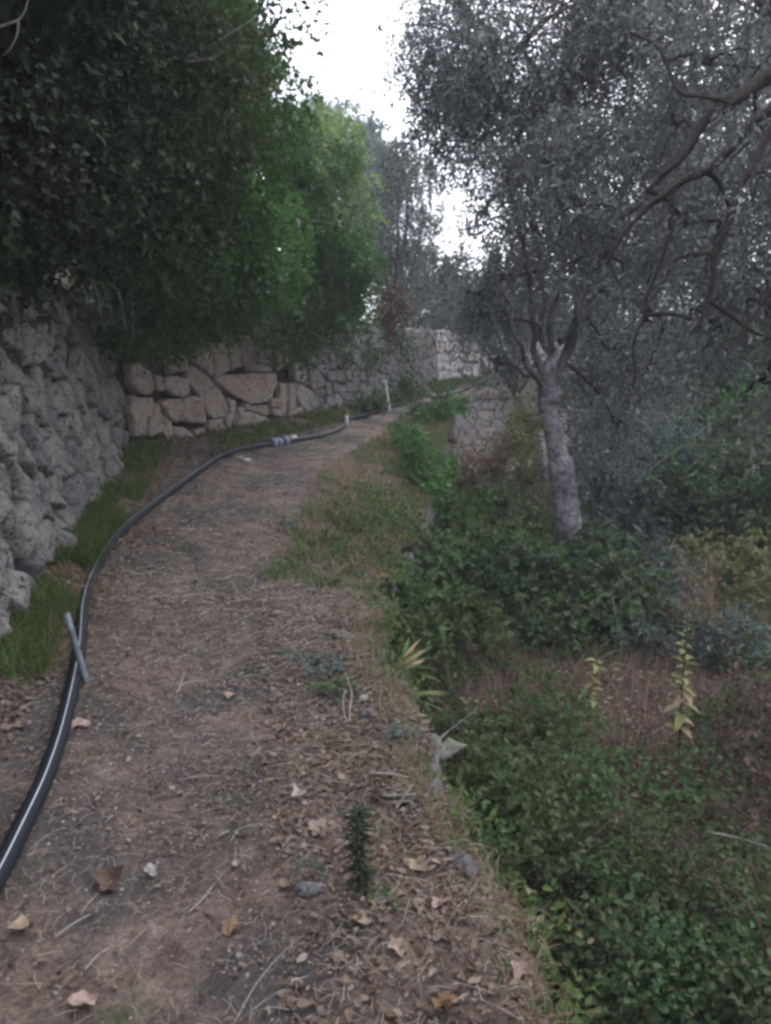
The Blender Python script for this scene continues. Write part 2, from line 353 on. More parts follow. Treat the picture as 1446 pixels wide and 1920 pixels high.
# ------------------------------------------------------------------ dry-stone walls
class Face:                             # wall face over a curve: s metres along, h up, off outward
    def __init__(s, t0, t1, side, batter):
        s.t = np.linspace(t0, t1, 200); C = (Lat if side == 'L' else Eat)(s.t); s.C = C
        s.S = np.concatenate([[0], np.cumsum(np.linalg.norm(np.diff(C[:, :2], axis=0), axis=1))]); s.side = side; s.b = batter
        d = norm(np.gradient(C[:, :2], axis=0)); k = 1
        s.N = np.stack([d[:, 1], -d[:, 0]], -1)   # to the right of travel: outward from the hill
        s.len = s.S[-1]
    def at(s, a, h, off=0.0, h0=0.0):
        a = np.asarray(a, float); h = np.asarray(h, float)
        x = np.interp(a, s.S, s.C[:, 0]); y = np.interp(a, s.S, s.C[:, 1])
        nx = np.interp(a, s.S, s.N[:, 0]); ny = np.interp(a, s.S, s.N[:, 1]); o_ = off - h * s.b
        return np.stack([x + nx * o_, y + ny * o_, h + h0], -1)
    def top(s, a): return np.interp(a, s.S, s.C[:, 2])
    def hit(s, px, py):                 # where the sight line meets the face
        r = ray(px, py); q = s.C[:, :2]; dd = np.array([r[0], r[1]])
        cr = q[:, 0] * dd[1] - q[:, 1] * dd[0]
        for i in range(len(q) - 1):
            if cr[i] * cr[i + 1] <= 0 and abs(cr[i] - cr[i + 1]) > 1e-12:
                k = cr[i] / (cr[i] - cr[i + 1]); p = q[i] + (q[i + 1] - q[i]) * k; t = p[1] / r[1]
                return s.S[i] + (s.S[i + 1] - s.S[i]) * k, CAMZ + r[2] * t
        return None
def clip_poly(poly, mx_, my_, nx_, ny_):
    out = []; n_ = len(poly)
    for i in range(n_):
        a = poly[i]; b_ = poly[(i + 1) % n_]
        da = (a[0] - mx_) * nx_ + (a[1] - my_) * ny_; db = (b_[0] - mx_) * nx_ + (b_[1] - my_) * ny_
        if da <= 0: out.append(a)
        if da * db < 0:
            k = da / (da - db); out.append((a[0] + (b_[0] - a[0]) * k, a[1] + (b_[1] - a[1]) * k))
    return out
def cells(length, top, size, aspect, rg, lo=0.0, jit=.38, mixs=.0):
    """irregular stone outlines filling the face: courses of seeds, jittered, some big"""
    seeds = []; h = lo + size * .4
    row = 0
    while h < 3.0:
        a = -size * rg.random()
        while a < length + size:
            if h < np.interp(a, [0, length], [top(0), top(length)]) + size and rg.random() > mixs * .25:
                seeds.append((a + size * aspect * jit * (rg.random() - .5) * 2, h + size * jit * (rg.random() - .5) * 2))
            a += size * aspect * (0.75 + .5 * rg.random())
        h += size * (.85 + .3 * rg.random()); row += 1
        if h > max(top(0), top(length)) + size: break
    S = np.array(seeds); out = []
    for i, (a, h) in enumerate(seeds):
        if a < -size * .3 or a > length + size * .3 or h > top(min(max(a, 0), length)) + .1 * size: continue
        poly = [(a - 1.5 * size * aspect, max(h - 1.5 * size, lo - .12)), (a + 1.5 * size * aspect, max(h - 1.5 * size, lo - .12)), (a + 1.5 * size * aspect, h + 1.5 * size), (a - 1.5 * size * aspect, h + 1.5 * size)]
        d2 = ((S[:, 0] - a) / aspect) ** 2 + (S[:, 1] - h) ** 2
        for j in np.argsort(d2)[1:16]:
            b_ = seeds[j]; nx_ = (b_[0] - a) / aspect ** 2; ny_ = b_[1] - h
            poly = clip_poly(poly, (a + b_[0]) / 2, (h + b_[1]) / 2, nx_, ny_)
            if len(poly) < 3: break
        tp = top(min(max(a, 0), length)) + .05 * rg.random() * size
        if len(poly) >= 3: poly = clip_poly(poly, 0, tp, 0, 1)
        if len(poly) >= 3: out.append(poly)
    return out
def stone_mesh(face, poly, joint, bulge, rg, seed, seg=None, tilt=.15, rough=.25, h0=0.0, back=.14, rug=0.0):
    poly = np.array(poly); c = poly.mean(0)
    nx_ = np.roll(poly, -1, 0) - poly; ln = np.hypot(nx_[:, 0], nx_[:, 1]); per = ln.sum()
    if per < .12: return None
    n_ = seg or int(np.clip(per / .05, 10, 26))
    cum = np.concatenate([[0], np.cumsum(ln)]); q = np.concatenate([poly, poly[:1]])
    tt = (np.arange(n_) + .5) / n_ * per
    if rug: tt = np.unique(np.concatenate([cum[:-1] + .02 * per / n_, np.linspace(0, per, n_ - len(poly) + 1)[:-1] + .3 * per / n_])); n_ = len(tt)
    o_ = np.stack([np.interp(tt, cum, q[:, 0]), np.interp(tt, cum, q[:, 1])], -1)
    if not rug: o_ = .12 * np.roll(o_, 1, 0) + .76 * o_ + .12 * np.roll(o_, -1, 0)
    c = o_.mean(0); v = o_ - c; r = np.hypot(v[:, 0], v[:, 1])[:, None] + 1e-6
    size = r.mean()
    o_ = c + v * np.clip(1 - joint / r, .3, 1) * (1 + rough * .35 * vnoise(np.stack([o_[:, 0], o_[:, 1], o_[:, 0] * 0 + seed], -1), 9, seed)[:, None])
    v = o_ - c
    tx, ty = (rg.random(2) - .5) * 2 * tilt; proud = (rg.random() - .35) * bulge * .9
    V = []; rings = [(1.0, -back), (1.0, -.2 * bulge), (.985, .55 * bulge), (.94, .88 * bulge), (.78, 1.0 * bulge), (.52, 1.0 * bulge), (.26, 1.04 * bulge)]
    if rug: rings = [(1.0, -back), (1.0, .1 * bulge), (.985, .62 * bulge), (.94, .9 * bulge), (.76, .95 * bulge), (.6, 1.0 * bulge), (.44, 1.0 * bulge), (.3, 1.02 * bulge), (.15, 1.02 * bulge)]
    for k, (sc_, of) in enumerate(rings):
        p2 = c + v * sc_; w2 = p2 - c
        of2 = of + (0 if k == 0 else proud + w2[:, 0] * tx + w2[:, 1] * ty + rough * bulge * (1.1 * vnoise(np.stack([p2[:, 0], p2[:, 1], p2[:, 0] * 0], -1), 5.5 / max(size * 5, .5), seed) + .6 * vnoise(np.stack([p2[:, 0], p2[:, 1], p2[:, 0] * 0], -1), 17, seed + 1)) * (1 if k > 1 else .4))
        if rug and k > 0:
            q3 = np.stack([p2[:, 0] * 1.0, p2[:, 1] * .55, p2[:, 0] * 0 + seed * .37], -1)
            of2 = of2 - rug * (np.abs(vnoise(q3, 7, 91)) * -1 + .35 + .6 * (vnoise(q3, 16, 92) > .25) * 1.0 + .35 * vnoise(q3, 30, 93)) * (1 if k > 1 else .5)
        V.append(face.at(p2[:, 0], p2[:, 1], of2, h0))
    V.append(face.at(c[0:1], c[1:2], np.array([proud + 1.05 * bulge]), h0))
    V = np.concatenate(V); L = []; S = []; m_ = len(rings)
    for k in range(m_ - 1):
        for j in range(n_):
            j2 = (j + 1) % n_; L += [k * n_ + j, k * n_ + j2, (k + 1) * n_ + j2, (k + 1) * n_ + j]; S.append(4)
    for j in range(n_): L += [(m_ - 1) * n_ + j, (m_ - 1) * n_ + (j + 1) % n_, m_ * n_]; S.append(3)
    return mesh_np('stone', V, L, S, not rug)
def wall_core(face, parent, off=-.05, zb=-.2, extra=0.0, ztop=None):
    a = np.linspace(0, face.len, 90); tp = face.top(a) if ztop is None else ztop + a * 0
    rows = [face.at(a, a * 0 + zb, off), face.at(a, tp * .33, off), face.at(a, tp * .66, off), face.at(a, tp - .05, off), face.at(a, tp - .05, off - .3), face.at(a, a * 0 + zb, off - .3)]
    return rows
def add_core(rows, parent, mat='joint'):
    X = np.stack(rows, 1)
    X[:, 1:4] += .02 * vnoise(X[:, 1:4].reshape(-1, 3), 6, 3).reshape(len(X), 3, 1)
    grid('wall_core', X, M[mat], kind=None, parent=parent, flip=True)

def fill_wall(label, mat, t0, t1, size, aspect, joint, bulge, seed, batter=.08, mixs=0, rough=.25, tilt=.12, seg=None, rug=0.0):
    f = Face(t0, t1, 'L', batter); rg = np.random.default_rng(seed)
    w_ = empty('stone_wall', tuple(f.at(f.len / 2, 0.0)), label, 'stone wall')
    add_core(wall_core(f, w_), w_, 'joint_pale' if mat is M['stone_pale'] else 'joint')
    k = 0
    for poly in cells(f.len, f.top, size, aspect, rg, mixs=mixs):
        me = stone_mesh(f, poly, joint, bulge, rg, seed * 31 + k, rough=rough, tilt=tilt, seg=seg, rug=rug)
        if me is None: continue
        if k >= 299: break
        link('stone', me, mat, w_); k += 1
    return f, w_
fill_wall('grey weathered limestone wall of rough boulders, nearest the viewer behind the pipe', M['stone_grey'], 2.1, 7.0, .22, .95, .019, .06, 3, .11, 1.1, rough=.5, tilt=.30, seg=28, rug=.013)
# middle stretch: big fitted tan blocks, each laid out as it stands
FM = Face(6.9, 10.0, 'L', .06); rg = np.random.default_rng(5)
WM = empty('stone_wall', tuple(FM.at(FM.len / 2, 0.0)), 'tan wall of big fitted blocks under the hanging shrubs at the bend', 'stone wall')
add_core(wall_core(FM, WM, off=-.06), WM)
ox, oy, kk = 250, 560, 450 / 1446.0
MID = [  # outlines read in the close-up, kk px each
 [(170, 620), (215, 600), (285, 605), (290, 690), (268, 752), (225, 725)],
 [(205, 475), (290, 465), (350, 490), (352, 575), (290, 590), (235, 575), (200, 530)],
 [(350, 430), (385, 400), (450, 450), (510, 510), (560, 590), (582, 670), (545, 705), (480, 728), (440, 700), (430, 640), (410, 590), (345, 500)],
 [(295, 605), (350, 580), (410, 600), (425, 660), (440, 760), (395, 750), (325, 745), (285, 740)],
 [(490, 480), (560, 465), (660, 450), (870, 448), (876, 520), (850, 590), (775, 632), (700, 632), (630, 590), (560, 560)],
 [(240, 770), (300, 775), (360, 830), (370, 900), (330, 935), (290, 900), (250, 850)],
 [(370, 790), (430, 780), (447, 860), (420, 905), (375, 890)],
 [(460, 790), (530, 760), (580, 800), (585, 870), (540, 875), (480, 850)],
 [(640, 690), (700, 678), (800, 710), (885, 760), (880, 790), (780, 802), (720, 770), (630, 765)],
 [(890, 500), (925, 500), (930, 600), (920, 705), (893, 700), (888, 600)],
 [(630, 650), (668, 650), (672, 720), (640, 722)],
 [(680, 630), (705, 635), (705, 670), (680, 670)],
 [(830, 600), (880, 600), (880, 655), (835, 655)],
 [(835, 662), (882, 662), (882, 710), (840, 702)],
 [(560, 600), (620, 610), (615, 680), (590, 735), (560, 790), (545, 720), (585, 680)],
 [(1000, 505), (1060, 540), (1110, 600), (1150, 680), (1140, 715), (1060, 700), (1000, 640), (985, 570)],
 [(930, 510), (985, 500), (985, 600), (990, 660), (935, 690)],
 [(935, 700), (1000, 650), (1040, 710), (1080, 740), (1060, 770), (960, 775), (920, 740)],
 [(225, 350), (285, 345), (285, 440), (235, 450)], [(292, 340), (345, 345), (340, 440), (295, 440)],
 [(385, 330), (432, 320), (432, 430), (400, 390)], [(440, 310), (488, 300), (486, 460), (465, 470), (440, 430)],
 [(495, 270), (580, 265), (582, 440), (495, 470)], [(588, 270), (655, 275), (664, 410), (600, 440)],
 [(668, 220), (740, 220), (752, 390), (700, 425), (672, 410)], [(755, 295), (850, 300), (850, 390), (800, 405), (760, 385)],
 [(750, 120), (880, 120), (890, 260), (835, 282), (755, 265)], [(865, 290), (900, 285), (900, 430), (868, 435)],
 [(905, 270), (960, 265), (966, 370), (905, 430)],
 [(700, 410), (760, 395), (840, 405), (850, 440), (700, 440)],
 [(590, 280), (500, 120), (660, 120), (660, 215)], [(910, 120), (990, 140), (975, 260), (900, 255)],
 [(450, 735), (540, 712), (535, 755), (455, 782)], [(150, 640), (165, 700), (235, 745), (240, 850), (205, 880), (170, 800), (75, 840), (90, 730)],
 [(0, 400), (70, 390), (120, 440), (150, 550), (130, 585), (40, 570), (0, 520)], [(0, 590), (120, 600), (160, 690), (80, 720), (70, 830), (20, 830), (0, 700)],
 [(700, 645), (820, 640), (822, 700), (800, 700), (712, 670)], [(150, 460), (195, 470), (195, 560), (150, 560)],
 [(970, 400), (1020, 380), (1060, 530), (1010, 500), (975, 490)], [(1070, 400), (1130, 420), (1140, 620), (1100, 570), (1070, 520)]]
for k, pl in enumerate(MID):
    hp = [FM.hit(ox + x * kk, oy + y * kk) for x, y in pl]
    hp = [h for h in hp if h]
    if len(hp) < 3: continue
    me = stone_mesh(FM, hp, .004, .04 if k != 36 else -.02, rg, 900 + k, tilt=.12, rough=.35, seg=28, rug=.014)
    if me: link('stone', me, M['stone_tan'], WM)
fill_wall('low grey wall of small stones beyond the big blocks, grass at its foot', M['stone_far'], 9.75, 12.75, .19, 1.35, .008, .035, 6, .07, .8, rough=.5, seg=12)
fill_wall('pale pinkish wall where the path bends out of sight', M['stone_pale'], 12.8, 15.4, .21, 1.3, .008, .035, 8, .07, .8, rough=.5, seg=12)

# retaining wall under the brink of the path (rises from the lower terrace)
rg = np.random.default_rng(21)
RW = empty('retaining_wall', (.3, 4, -1.2), 'rubble retaining wall holding up the outer edge of the path', 'retaining wall')
class FaceE(Face):
    def base(s, a): x = np.interp(a, s.S, s.C[:, 0]); y = np.interp(a, s.S, s.C[:, 1]); return zlow(x, y) - .08
def build_E(t0, t1, size, mat, joint, bulge, seed, cnt):
    f = FaceE(t0, t1, 'E', .05); a = np.linspace(0, f.len, 80); tp = f.top(a) - .03; zb = f.base(a)
    add_core([f.at(a, zb * 0 + -1.9, -.06), f.at(a, zb, -.06), f.at(a, zb * .5, -.06), f.at(a, tp, -.05), f.at(a, tp, -.4)], RW, 'joint_pale' if mat is M['stone_pale'] else 'joint')
    k = 0; H = 1.5
    top = lambda q: H + float(np.interp(q, a, tp)) + .0
    for poly in cells(f.len, top, size, 1.4, rg, lo=.02, mixs=.6):
        me = stone_mesh(f, poly, joint, bulge, rg, seed + k, seg=12, rough=.5, h0=-H, tilt=.1)
        if me is None: continue
        if k >= cnt: break
        link('stone', me, mat, RW); k += 1
    return f
build_E(.4, 5.2, .42, M['stone_cap'], .012, .05, 300, 60)
build_E(5.2, 11.6, .42, M['stone_far'], .012, .05, 500, 80)
build_E(11.6, 15.4, .22, M['stone_pale'], .004, .03, 700, 150)

def rock(name, c, r, seed, mat, parent=None, sq=(1, 1, .6), rot=0.0, nu=9, nv=14, rough=.3, flat=0):
    V = []; L = []; S = []
    for i in range(nu):
        th = math.pi * (i + .0) / (nu - 1)
        for j in range(nv):
            ph = 2 * math.pi * j / nv; V.append((math.sin(th) * math.cos(ph), math.sin(th) * math.sin(ph), math.cos(th)))
    V = np.array(V); V = np.sign(V) * np.abs(V) ** (.75)
    V = V * (1 + rough * vnoise(V, 1.3, seed) + rough * .4 * vnoise(V, 3.5, seed + 1))[:, None]
    V = V * np.array(sq) * r; cr, sr = math.cos(rot), math.sin(rot)
    V = np.stack([V[:, 0] * cr - V[:, 1] * sr, V[:, 0] * sr + V[:, 1] * cr, V[:, 2]], -1) + np.array(c)
    for i in range(nu - 1):
        for j in range(nv):
            j2 = (j + 1) % nv; L += [i * nv + j, (i + 1) * nv + j, (i + 1) * nv + j2, i * nv + j2]; S.append(4)
    o_ = link(name, mesh_np(name, V, L, S, True), mat, parent); return o_
# coping: flat stones along the brink, half sunk in the earth
fE = Face(.5, 4.6, 'E', 0); a = 0.0; k = 0
while a < fE.len:
    ln = .16 + .22 * rg.random(); p = fE.at(a + ln / 2, 0.0, -.035 - .03 * rg.random())
    d_ = fE.at(a + ln, 0.0) - fE.at(a, 0.0); tp = float(fE.top(a + ln / 2))
    if rg.random() < .45: a += ln * .8; k += 1; continue
    rock('coping_stone', (p[0], p[1], tp - .078 + .045 * rg.random() ** 2), .38, 40 + k, M['stone_cap'], RW, (ln * 1.0, .10 + .12 * rg.random(), .10), math.atan2(d_[1], d_[0]) + .5 * (rg.random() - .5), rough=.55)
    a += ln * .93; k += 1

# ------------------------------------------------------------------ water pipe with its stripe, couplings and stakes
def on_path(px, py, it=4):              # the path surface seen at a pixel
    z = 0.0
    for _ in range(it):
        g = G(px, py, z); tt = np.linspace(0, NK - 1, 600); l = Lat(tt); e = Eat(tt)
        d2 = []; 
        ab = e[:, :2] - l[:, :2]; ap = np.array([g.x, g.y]) - l[:, :2]
        u = np.clip((ap * ab).sum(1) / (ab * ab).sum(1), -.3, 1.3); q = l[:, :2] + ab * u[:, None]
        i = int(np.argmin(((q - np.array([g.x, g.y])) ** 2).sum(1)))
        z = float(zpath(tt[i:i + 1], np.clip(u[i:i + 1], 0, 1), np.array([g.x]), np.array([g.y]))[0])
    return Vector((g.x, g.y, z))
PIPE_R = .030
pp = [(-330, 2250), (-170, 1960), (-20, 1690), (40, 1570), (88, 1465), (122, 1360), (148, 1240), (158, 1140), (180, 1075), (222, 1010), (290, 950), (370, 890),
      (430, 855), (510, 838), (600, 822), (640, 806), (652, 790), (690, 783), (735, 765), (790, 745), (828, 728), (880, 717)]
pk = []
for x, y in pp:
    v = on_path(x, y); v.z += PIPE_R * .85; pk.append(v)
pk[0] = pk[1] + (pk[1] - pk[2]) * 1.2
pc = crom(pk, 12)
WP = empty('water_pipe', tuple(pk[8]), 'long black water pipe with a pale stripe lying along the foot of the wall', 'pipe')
tb_ = Tubes(); tb_.add(pc, PIPE_R, 14); tb_.build('hose', M['pipe'], WP)
# pale stripe: a narrow raised band on the upper side
V = []; L = []; S = []
for i, p in enumerate(pc):
    t_ = (pc[min(i + 1, len(pc) - 1)] - pc[max(i - 1, 0)]).normalized(); side = t_.cross(Vector((0, 0, 1))).normalized(); upv = side.cross(t_)
    c0 = R(12 + 9 * math.sin(i * .05))
    for k in (-.05, 0, .05):
        V.append(tuple(p + (side * math.sin(c0 + k) + upv * math.cos(c0 + k)) * (PIPE_R + .0016)))
    if i: 
        b0 = (i - 1) * 3
        for k in (0, 1): L += [b0 + k, b0 + k + 1, b0 + k + 4, b0 + k + 3]; S.append(4)
link('stripe', mesh_np('stripe', V, L, S, True), M['stripe'], WP)
def near_pipe(px, py): 
    g = on_path(px, py); return min(range(len(pc)), key=lambda i: (pc[i].xy - g.xy).length)
i0 = near_pipe(530, 834)
ct = (pc[i0 + 2] - pc[i0 - 2]).normalized(); cc = pc[i0].copy(); cc.z += .01
CPL = Tubes(); CPL.add([cc + ct * x for x in (-.17, -.165, -.05, -.045, .045, .05, .165, .17)], [.045, .056, .058, .046, .046, .06, .056, .045], 16)
cp = CPL.build('coupling', M['coupling_blue'], WP); 
for x in (-.12, -.03, .09):
    q = Tubes(); q.add([cc + ct * (x - .022), cc + ct * (x - .02), cc + ct * (x + .02), cc + ct * (x + .022)], [.056, .064, .064, .056], 16)
    r_ = q.build('clamp_ring', M['coupling_pale']); r_.parent = cp; r_.location = (0, 0, 0)
q = Tubes(); side = ct.cross(Vector((0, 0, 1))).normalized()
q.add([cc + ct * .13, cc + ct * .15 - side * .05 + Vector((0, 0, .03)), cc + ct * .12 - side * .12 + Vector((0, 0, .05))], [.03, .04, .03], 12)
q.build('valve', M['coupling_blue'], WP)
def wand(name, a, b, r0, r1, mat, label, cat, tip=None, k=10):
    e = empty(name, tuple(a), label, cat); q = Tubes(); a = Vector(a); b = Vector(b); n_ = 6
    q.add([a.lerp(b, i / n_) + Vector((mn.noise(Vector((i, 3, 1))), mn.noise(Vector((1, i, 4))), 0)) * .003 for i in range(n_ + 1)], [r0 + (r1 - r0) * i / n_ for i in range(n_ + 1)], k, .05)
    q.build('shaft', mat, e)
    if tip:
        q = Tubes(); dd = (b - a).normalized(); c = b if tip[0] == 'top' else a + dd * .03
        q.add([c - dd * tip[2], c - dd * tip[2] * .9, c + dd * tip[2] * .9, c + dd * tip[2]], [tip[1] * .8, tip[1], tip[1], tip[1] * .8], k); q.build(tip[4] if len(tip) > 4 else 'cap', tip[3], e)
    return e
g0 = on_path(168, 1282); i1 = near_pipe(150, 1225); top_ = P(124, 1150, g0.y + .06)
wand('metal_stake', g0 - Vector((0, 0, .06)), top_, .0145, .0145, M['steel'], 'short grey metal tube stake leaning across the black pipe', 'stake', ('bottom', .0165, .03, M['rusty'], 'rusty_end'))
g1 = on_path(732, 768); wand('marker_stake', g1 - Vector((0, 0, .08)), P(723, 716, g1.y), .022, .020, M['white_paint'], 'taller thin white marker stake beside the far stretch of the pipe', 'stake', ('top', .028, .018, M['white_paint']))
g2 = on_path(651, 795); wand('marker_stake', g2 - Vector((0, 0, .08)), P(650, 780, g2.y), .022, .022, M['white_paint'], 'short white peg where the pipe kinks', 'stake', ('top', .028, .012, M['white_paint']))

# ------------------------------------------------------------------ loose stones one can point to
def stone_at(name, px, py, r, seed, mat, label, sq=(1.1, .85, .6), rot=.3, sink=.35, low=False):
    g = on_path(px, py)
    if low:
        z = -1.0
        for _ in range(5): g = G(px, py, z); z = float(zlow(np.array([g.x]), np.array([g.y]))[0])
        g.z = z
    o_ = rock(name, (0, 0, 0), r, seed, mat, None, sq, rot); o_.location = (g.x, g.y, g.z + r * sq[2] * (1 - sink))
    return tag(o_, label, 'stone', kind='thing')
stone_at('loose_stone', 463, 866, .038, 71, M['stone_white'], 'small whitish pebble in front of the pipe at the bend')
stone_at('loose_stone', 447, 862, .045, 72, M['stone_pink'], 'dull pink stone touching the pipe beside the white pebble')
stone_at('loose_stone', 548, 826, .07, 73, M['stone_yellow'], 'pale yellowish stone at the end of the blue pipe coupling', rot=1)
stone_at('loose_stone', 578, 1672, .026, 74, M['stone_blue'], 'grey flat rock half buried in the path left of the spiky weed', (1.5, .8, .5), .1)
stone_at('loose_stone', 812, 1490, .036, 75, M['stone_cap'], 'rounded grey stone at the brink beside the splintered sticks', (1.1, .9, .6), 1.0)
stone_at('loose_stone', 870, 1625, .035, 76, M['stone_cap'], 'flat grey stone set in the brink below the splintered sticks', (1.4, .8, .45), -.9)
stone_at('loose_stone', 640, 1195, .055, 77, M['stone_cap'], 'grey stone slab lying at the brink behind the leafy weeds', (1.5, .7, .3), -.7, .2)
stone_at('loose_stone', 690, 1345, .028, 78, M['stone_cap'], 'small dark stone beside the curled straw at the brink', (1.1, .9, .7), .2)
stone_at('loose_stone', 985, 1850, .012, 79, M['stone_pink'], 'small pinkish stone near the lower end of the brink', (1.4, .8, .5), -.3)
stone_at('loose_stone', 835, 1712, .012, 80, M['stone_pink'], 'pinkish crumb of stone above the big dead leaf', (1.2, 1, .6), .4)
stone_at('loose_stone', 682, 1313, .018, 81, M['stone_white'], 'tiny white stone between the straw and the dark stone')
# pale slab lying in the weeds below the brink
c = P(846, 1405, 2.75); sl_ = []
for k, (x, y) in enumerate([(815, 1408), (842, 1382), (876, 1397), (832, 1427)]): sl_.append(P(x, y, 2.75 + (.03 if y < 1400 else -.04)))
nrm = (sl_[1] - sl_[0]).cross(sl_[2] - sl_[0]).normalized(); nrm = nrm if nrm.z > 0 else -nrm
bmv = []
NS = 7
for lay in (0, -.018):
    for i in range(NS):
        for j in range(NS):
            a_ = i / (NS - 1); b_ = j / (NS - 1)
            p = (sl_[0] * (1 - a_) + sl_[1] * a_) * (1 - b_) + (sl_[3] * (1 - a_) + sl_[2] * a_) * b_
            e_ = mn.noise(p * 25) * .006; edge = (i in (0, NS - 1)) or (j in (0, NS - 1))
            bmv.append(tuple(p + nrm * (lay + e_ - (.004 if edge and lay == 0 else 0)) + Vector((mn.noise(p * 40), mn.noise(p * 33 + Vector((5, 5, 5))), 0)) * (.006 if edge else 0)))
L = []; S = []
for lay in (0, 1):
    for i in range(NS - 1):
        for j in range(NS - 1):
            q = [lay * 49 + i * NS + j, lay * 49 + (i + 1) * NS + j, lay * 49 + (i + 1) * NS + j + 1, lay * 49 + i * NS + j + 1]; L += q if lay else q[::-1]; S.append(4)
bd = [(i, 0) for i in range(NS - 1)] + [(NS - 1, j) for j in range(NS - 1)] + [(i, NS - 1) for i in range(NS - 1, 0, -1)] + [(0, j) for j in range(NS - 1, 0, -1)]
for k in range(len(bd)):
    a_ = bd[k][0] * NS + bd[k][1]; b_ = bd[(k + 1) % len(bd)][0] * NS + bd[(k + 1) % len(bd)][1]; L += [a_, b_, b_ + 49, a_ + 49]; S.append(4)
M['slab'] = stone_mat('pale_slab', [(.30, .28, .23)], (.24, .24, .18), (.14, .14, .10), 2.0, .3)
tag(link('stone_slab', mesh_np('slab', bmv, L, S), M['slab']), 'pale angular slab tipped into the weeds just below the brink', 'slab', kind='thing')

# ------------------------------------------------------------------ foliage builders
CAMV = np.array([0, 0, CAMZ])
def lobe_pts(c, r, n, shell=.45, clump=.0, sq=(1, 1, 1), seed=0, face=True, nsub=None, rs=.46):
    """points on the shells of smaller clumps that together make a lobe; uneven outline, dark gaps between clumps"""
    c = np.array(c); sq = np.array(sq); ns = nsub or int(6 + 6 * r)
    sc = rdir(ns * 3); tc0 = norm(CAMV - c)
    if face: sc = sc[((sc @ tc0) > -.45) | (rng.random(len(sc)) < .25)]
    sc = sc[:ns]; ns = len(sc); cr = r * rs * (.55 + .8 * rng.random(ns)); cc = c + sc * (r * (.40 + .50 * rng.random(ns)))[:, None] * sq
    wgt = cr ** 2; wgt = wgt / wgt.sum(); out_p = []; out_d = []; got = 0
    for _ in range(12):
        m_ = int(n * 1.6) + 20; d = rdir(m_); i = rng.choice(ns, m_, p=wgt)
        rr = (1 - shell * rng.random(m_) ** 1.5) * (1 + .35 * vnoise(d + i[:, None] * 3.3, 1.9, seed))
        p = cc[i] + d * (rr * cr[i])[:, None]; k = np.ones(m_, bool)
        if face: k &= ((d * norm(CAMV - p)).sum(1) > -.3) | (rng.random(m_) < .3)
        k &= ((d * norm(p - c)).sum(1) > -.35) | (rng.random(m_) < .25)
        if clump: k &= vnoise(p, 2.6 / max(r, .3), seed + 5) * .6 + vnoise(p, 5.5, seed + 6) * .5 > clump - .75
        out_p.append(p[k]); out_d.append(norm(d[k] + .5 * norm(p[k] - c))); got += k.sum()
        if got >= n: break
    return np.concatenate(out_p)[:n], np.concatenate(out_d)[:n]
def sprays(A, O, k, tl, L, W, droop=.6, spread=.7, lean=.5, up=.0, hexa=False, twigs=None, tw_r=.002, flat=.6):
    """k leaves along a short drooping twig from every anchor"""
    n = len(A); D = norm(O * lean + rdir(n) * spread + np.array([0, 0, up - droop * .5])); T = tl * (.6 + .8 * rng.random(n))
    s = (np.arange(k) + .7) / k; s = np.broadcast_to(s, (n, k)) + (rng.random((n, k)) - .5) / k
    pos = A[:, None] + D[:, None] * (s * T[:, None])[..., None]; pos[..., 2] -= droop * .5 * T[:, None] * s ** 2
    tan = D[:, None] - np.array([0, 0, 1]) * (droop * s)[..., None]; tan = norm(tan)
    ld = norm(tan * .55 + rdir(n * k).reshape(n, k, 3) * .75)
    nn = norm(rdir(n * k).reshape(n, k, 3) * .8 + np.array([0, 0, flat * .6]) + O[:, None] * flat * 1.5)
    LL = L * (.45 + 1.05 * rng.random(n * k)); WW = W * LL / L
    res = leaves(pos.reshape(-1, 3), ld.reshape(-1, 3), nn.reshape(-1, 3), LL, WW, hexa)
    if twigs is not None:
        idx = rng.permutation(n)[:twigs[1]]
        for i in idx:
            e = A[i] + D[i] * T[i]; mid = A[i] + D[i] * T[i] * .5; e = e.copy(); e[2] -= droop * .5 * T[i]; mid[2] -= droop * .5 * T[i] * .25
            twigs[0].add([A[i] - O[i] * .0, mid, e], [tw_r * 1.5, tw_r, tw_r * .5], 3, cap=False)
    return res
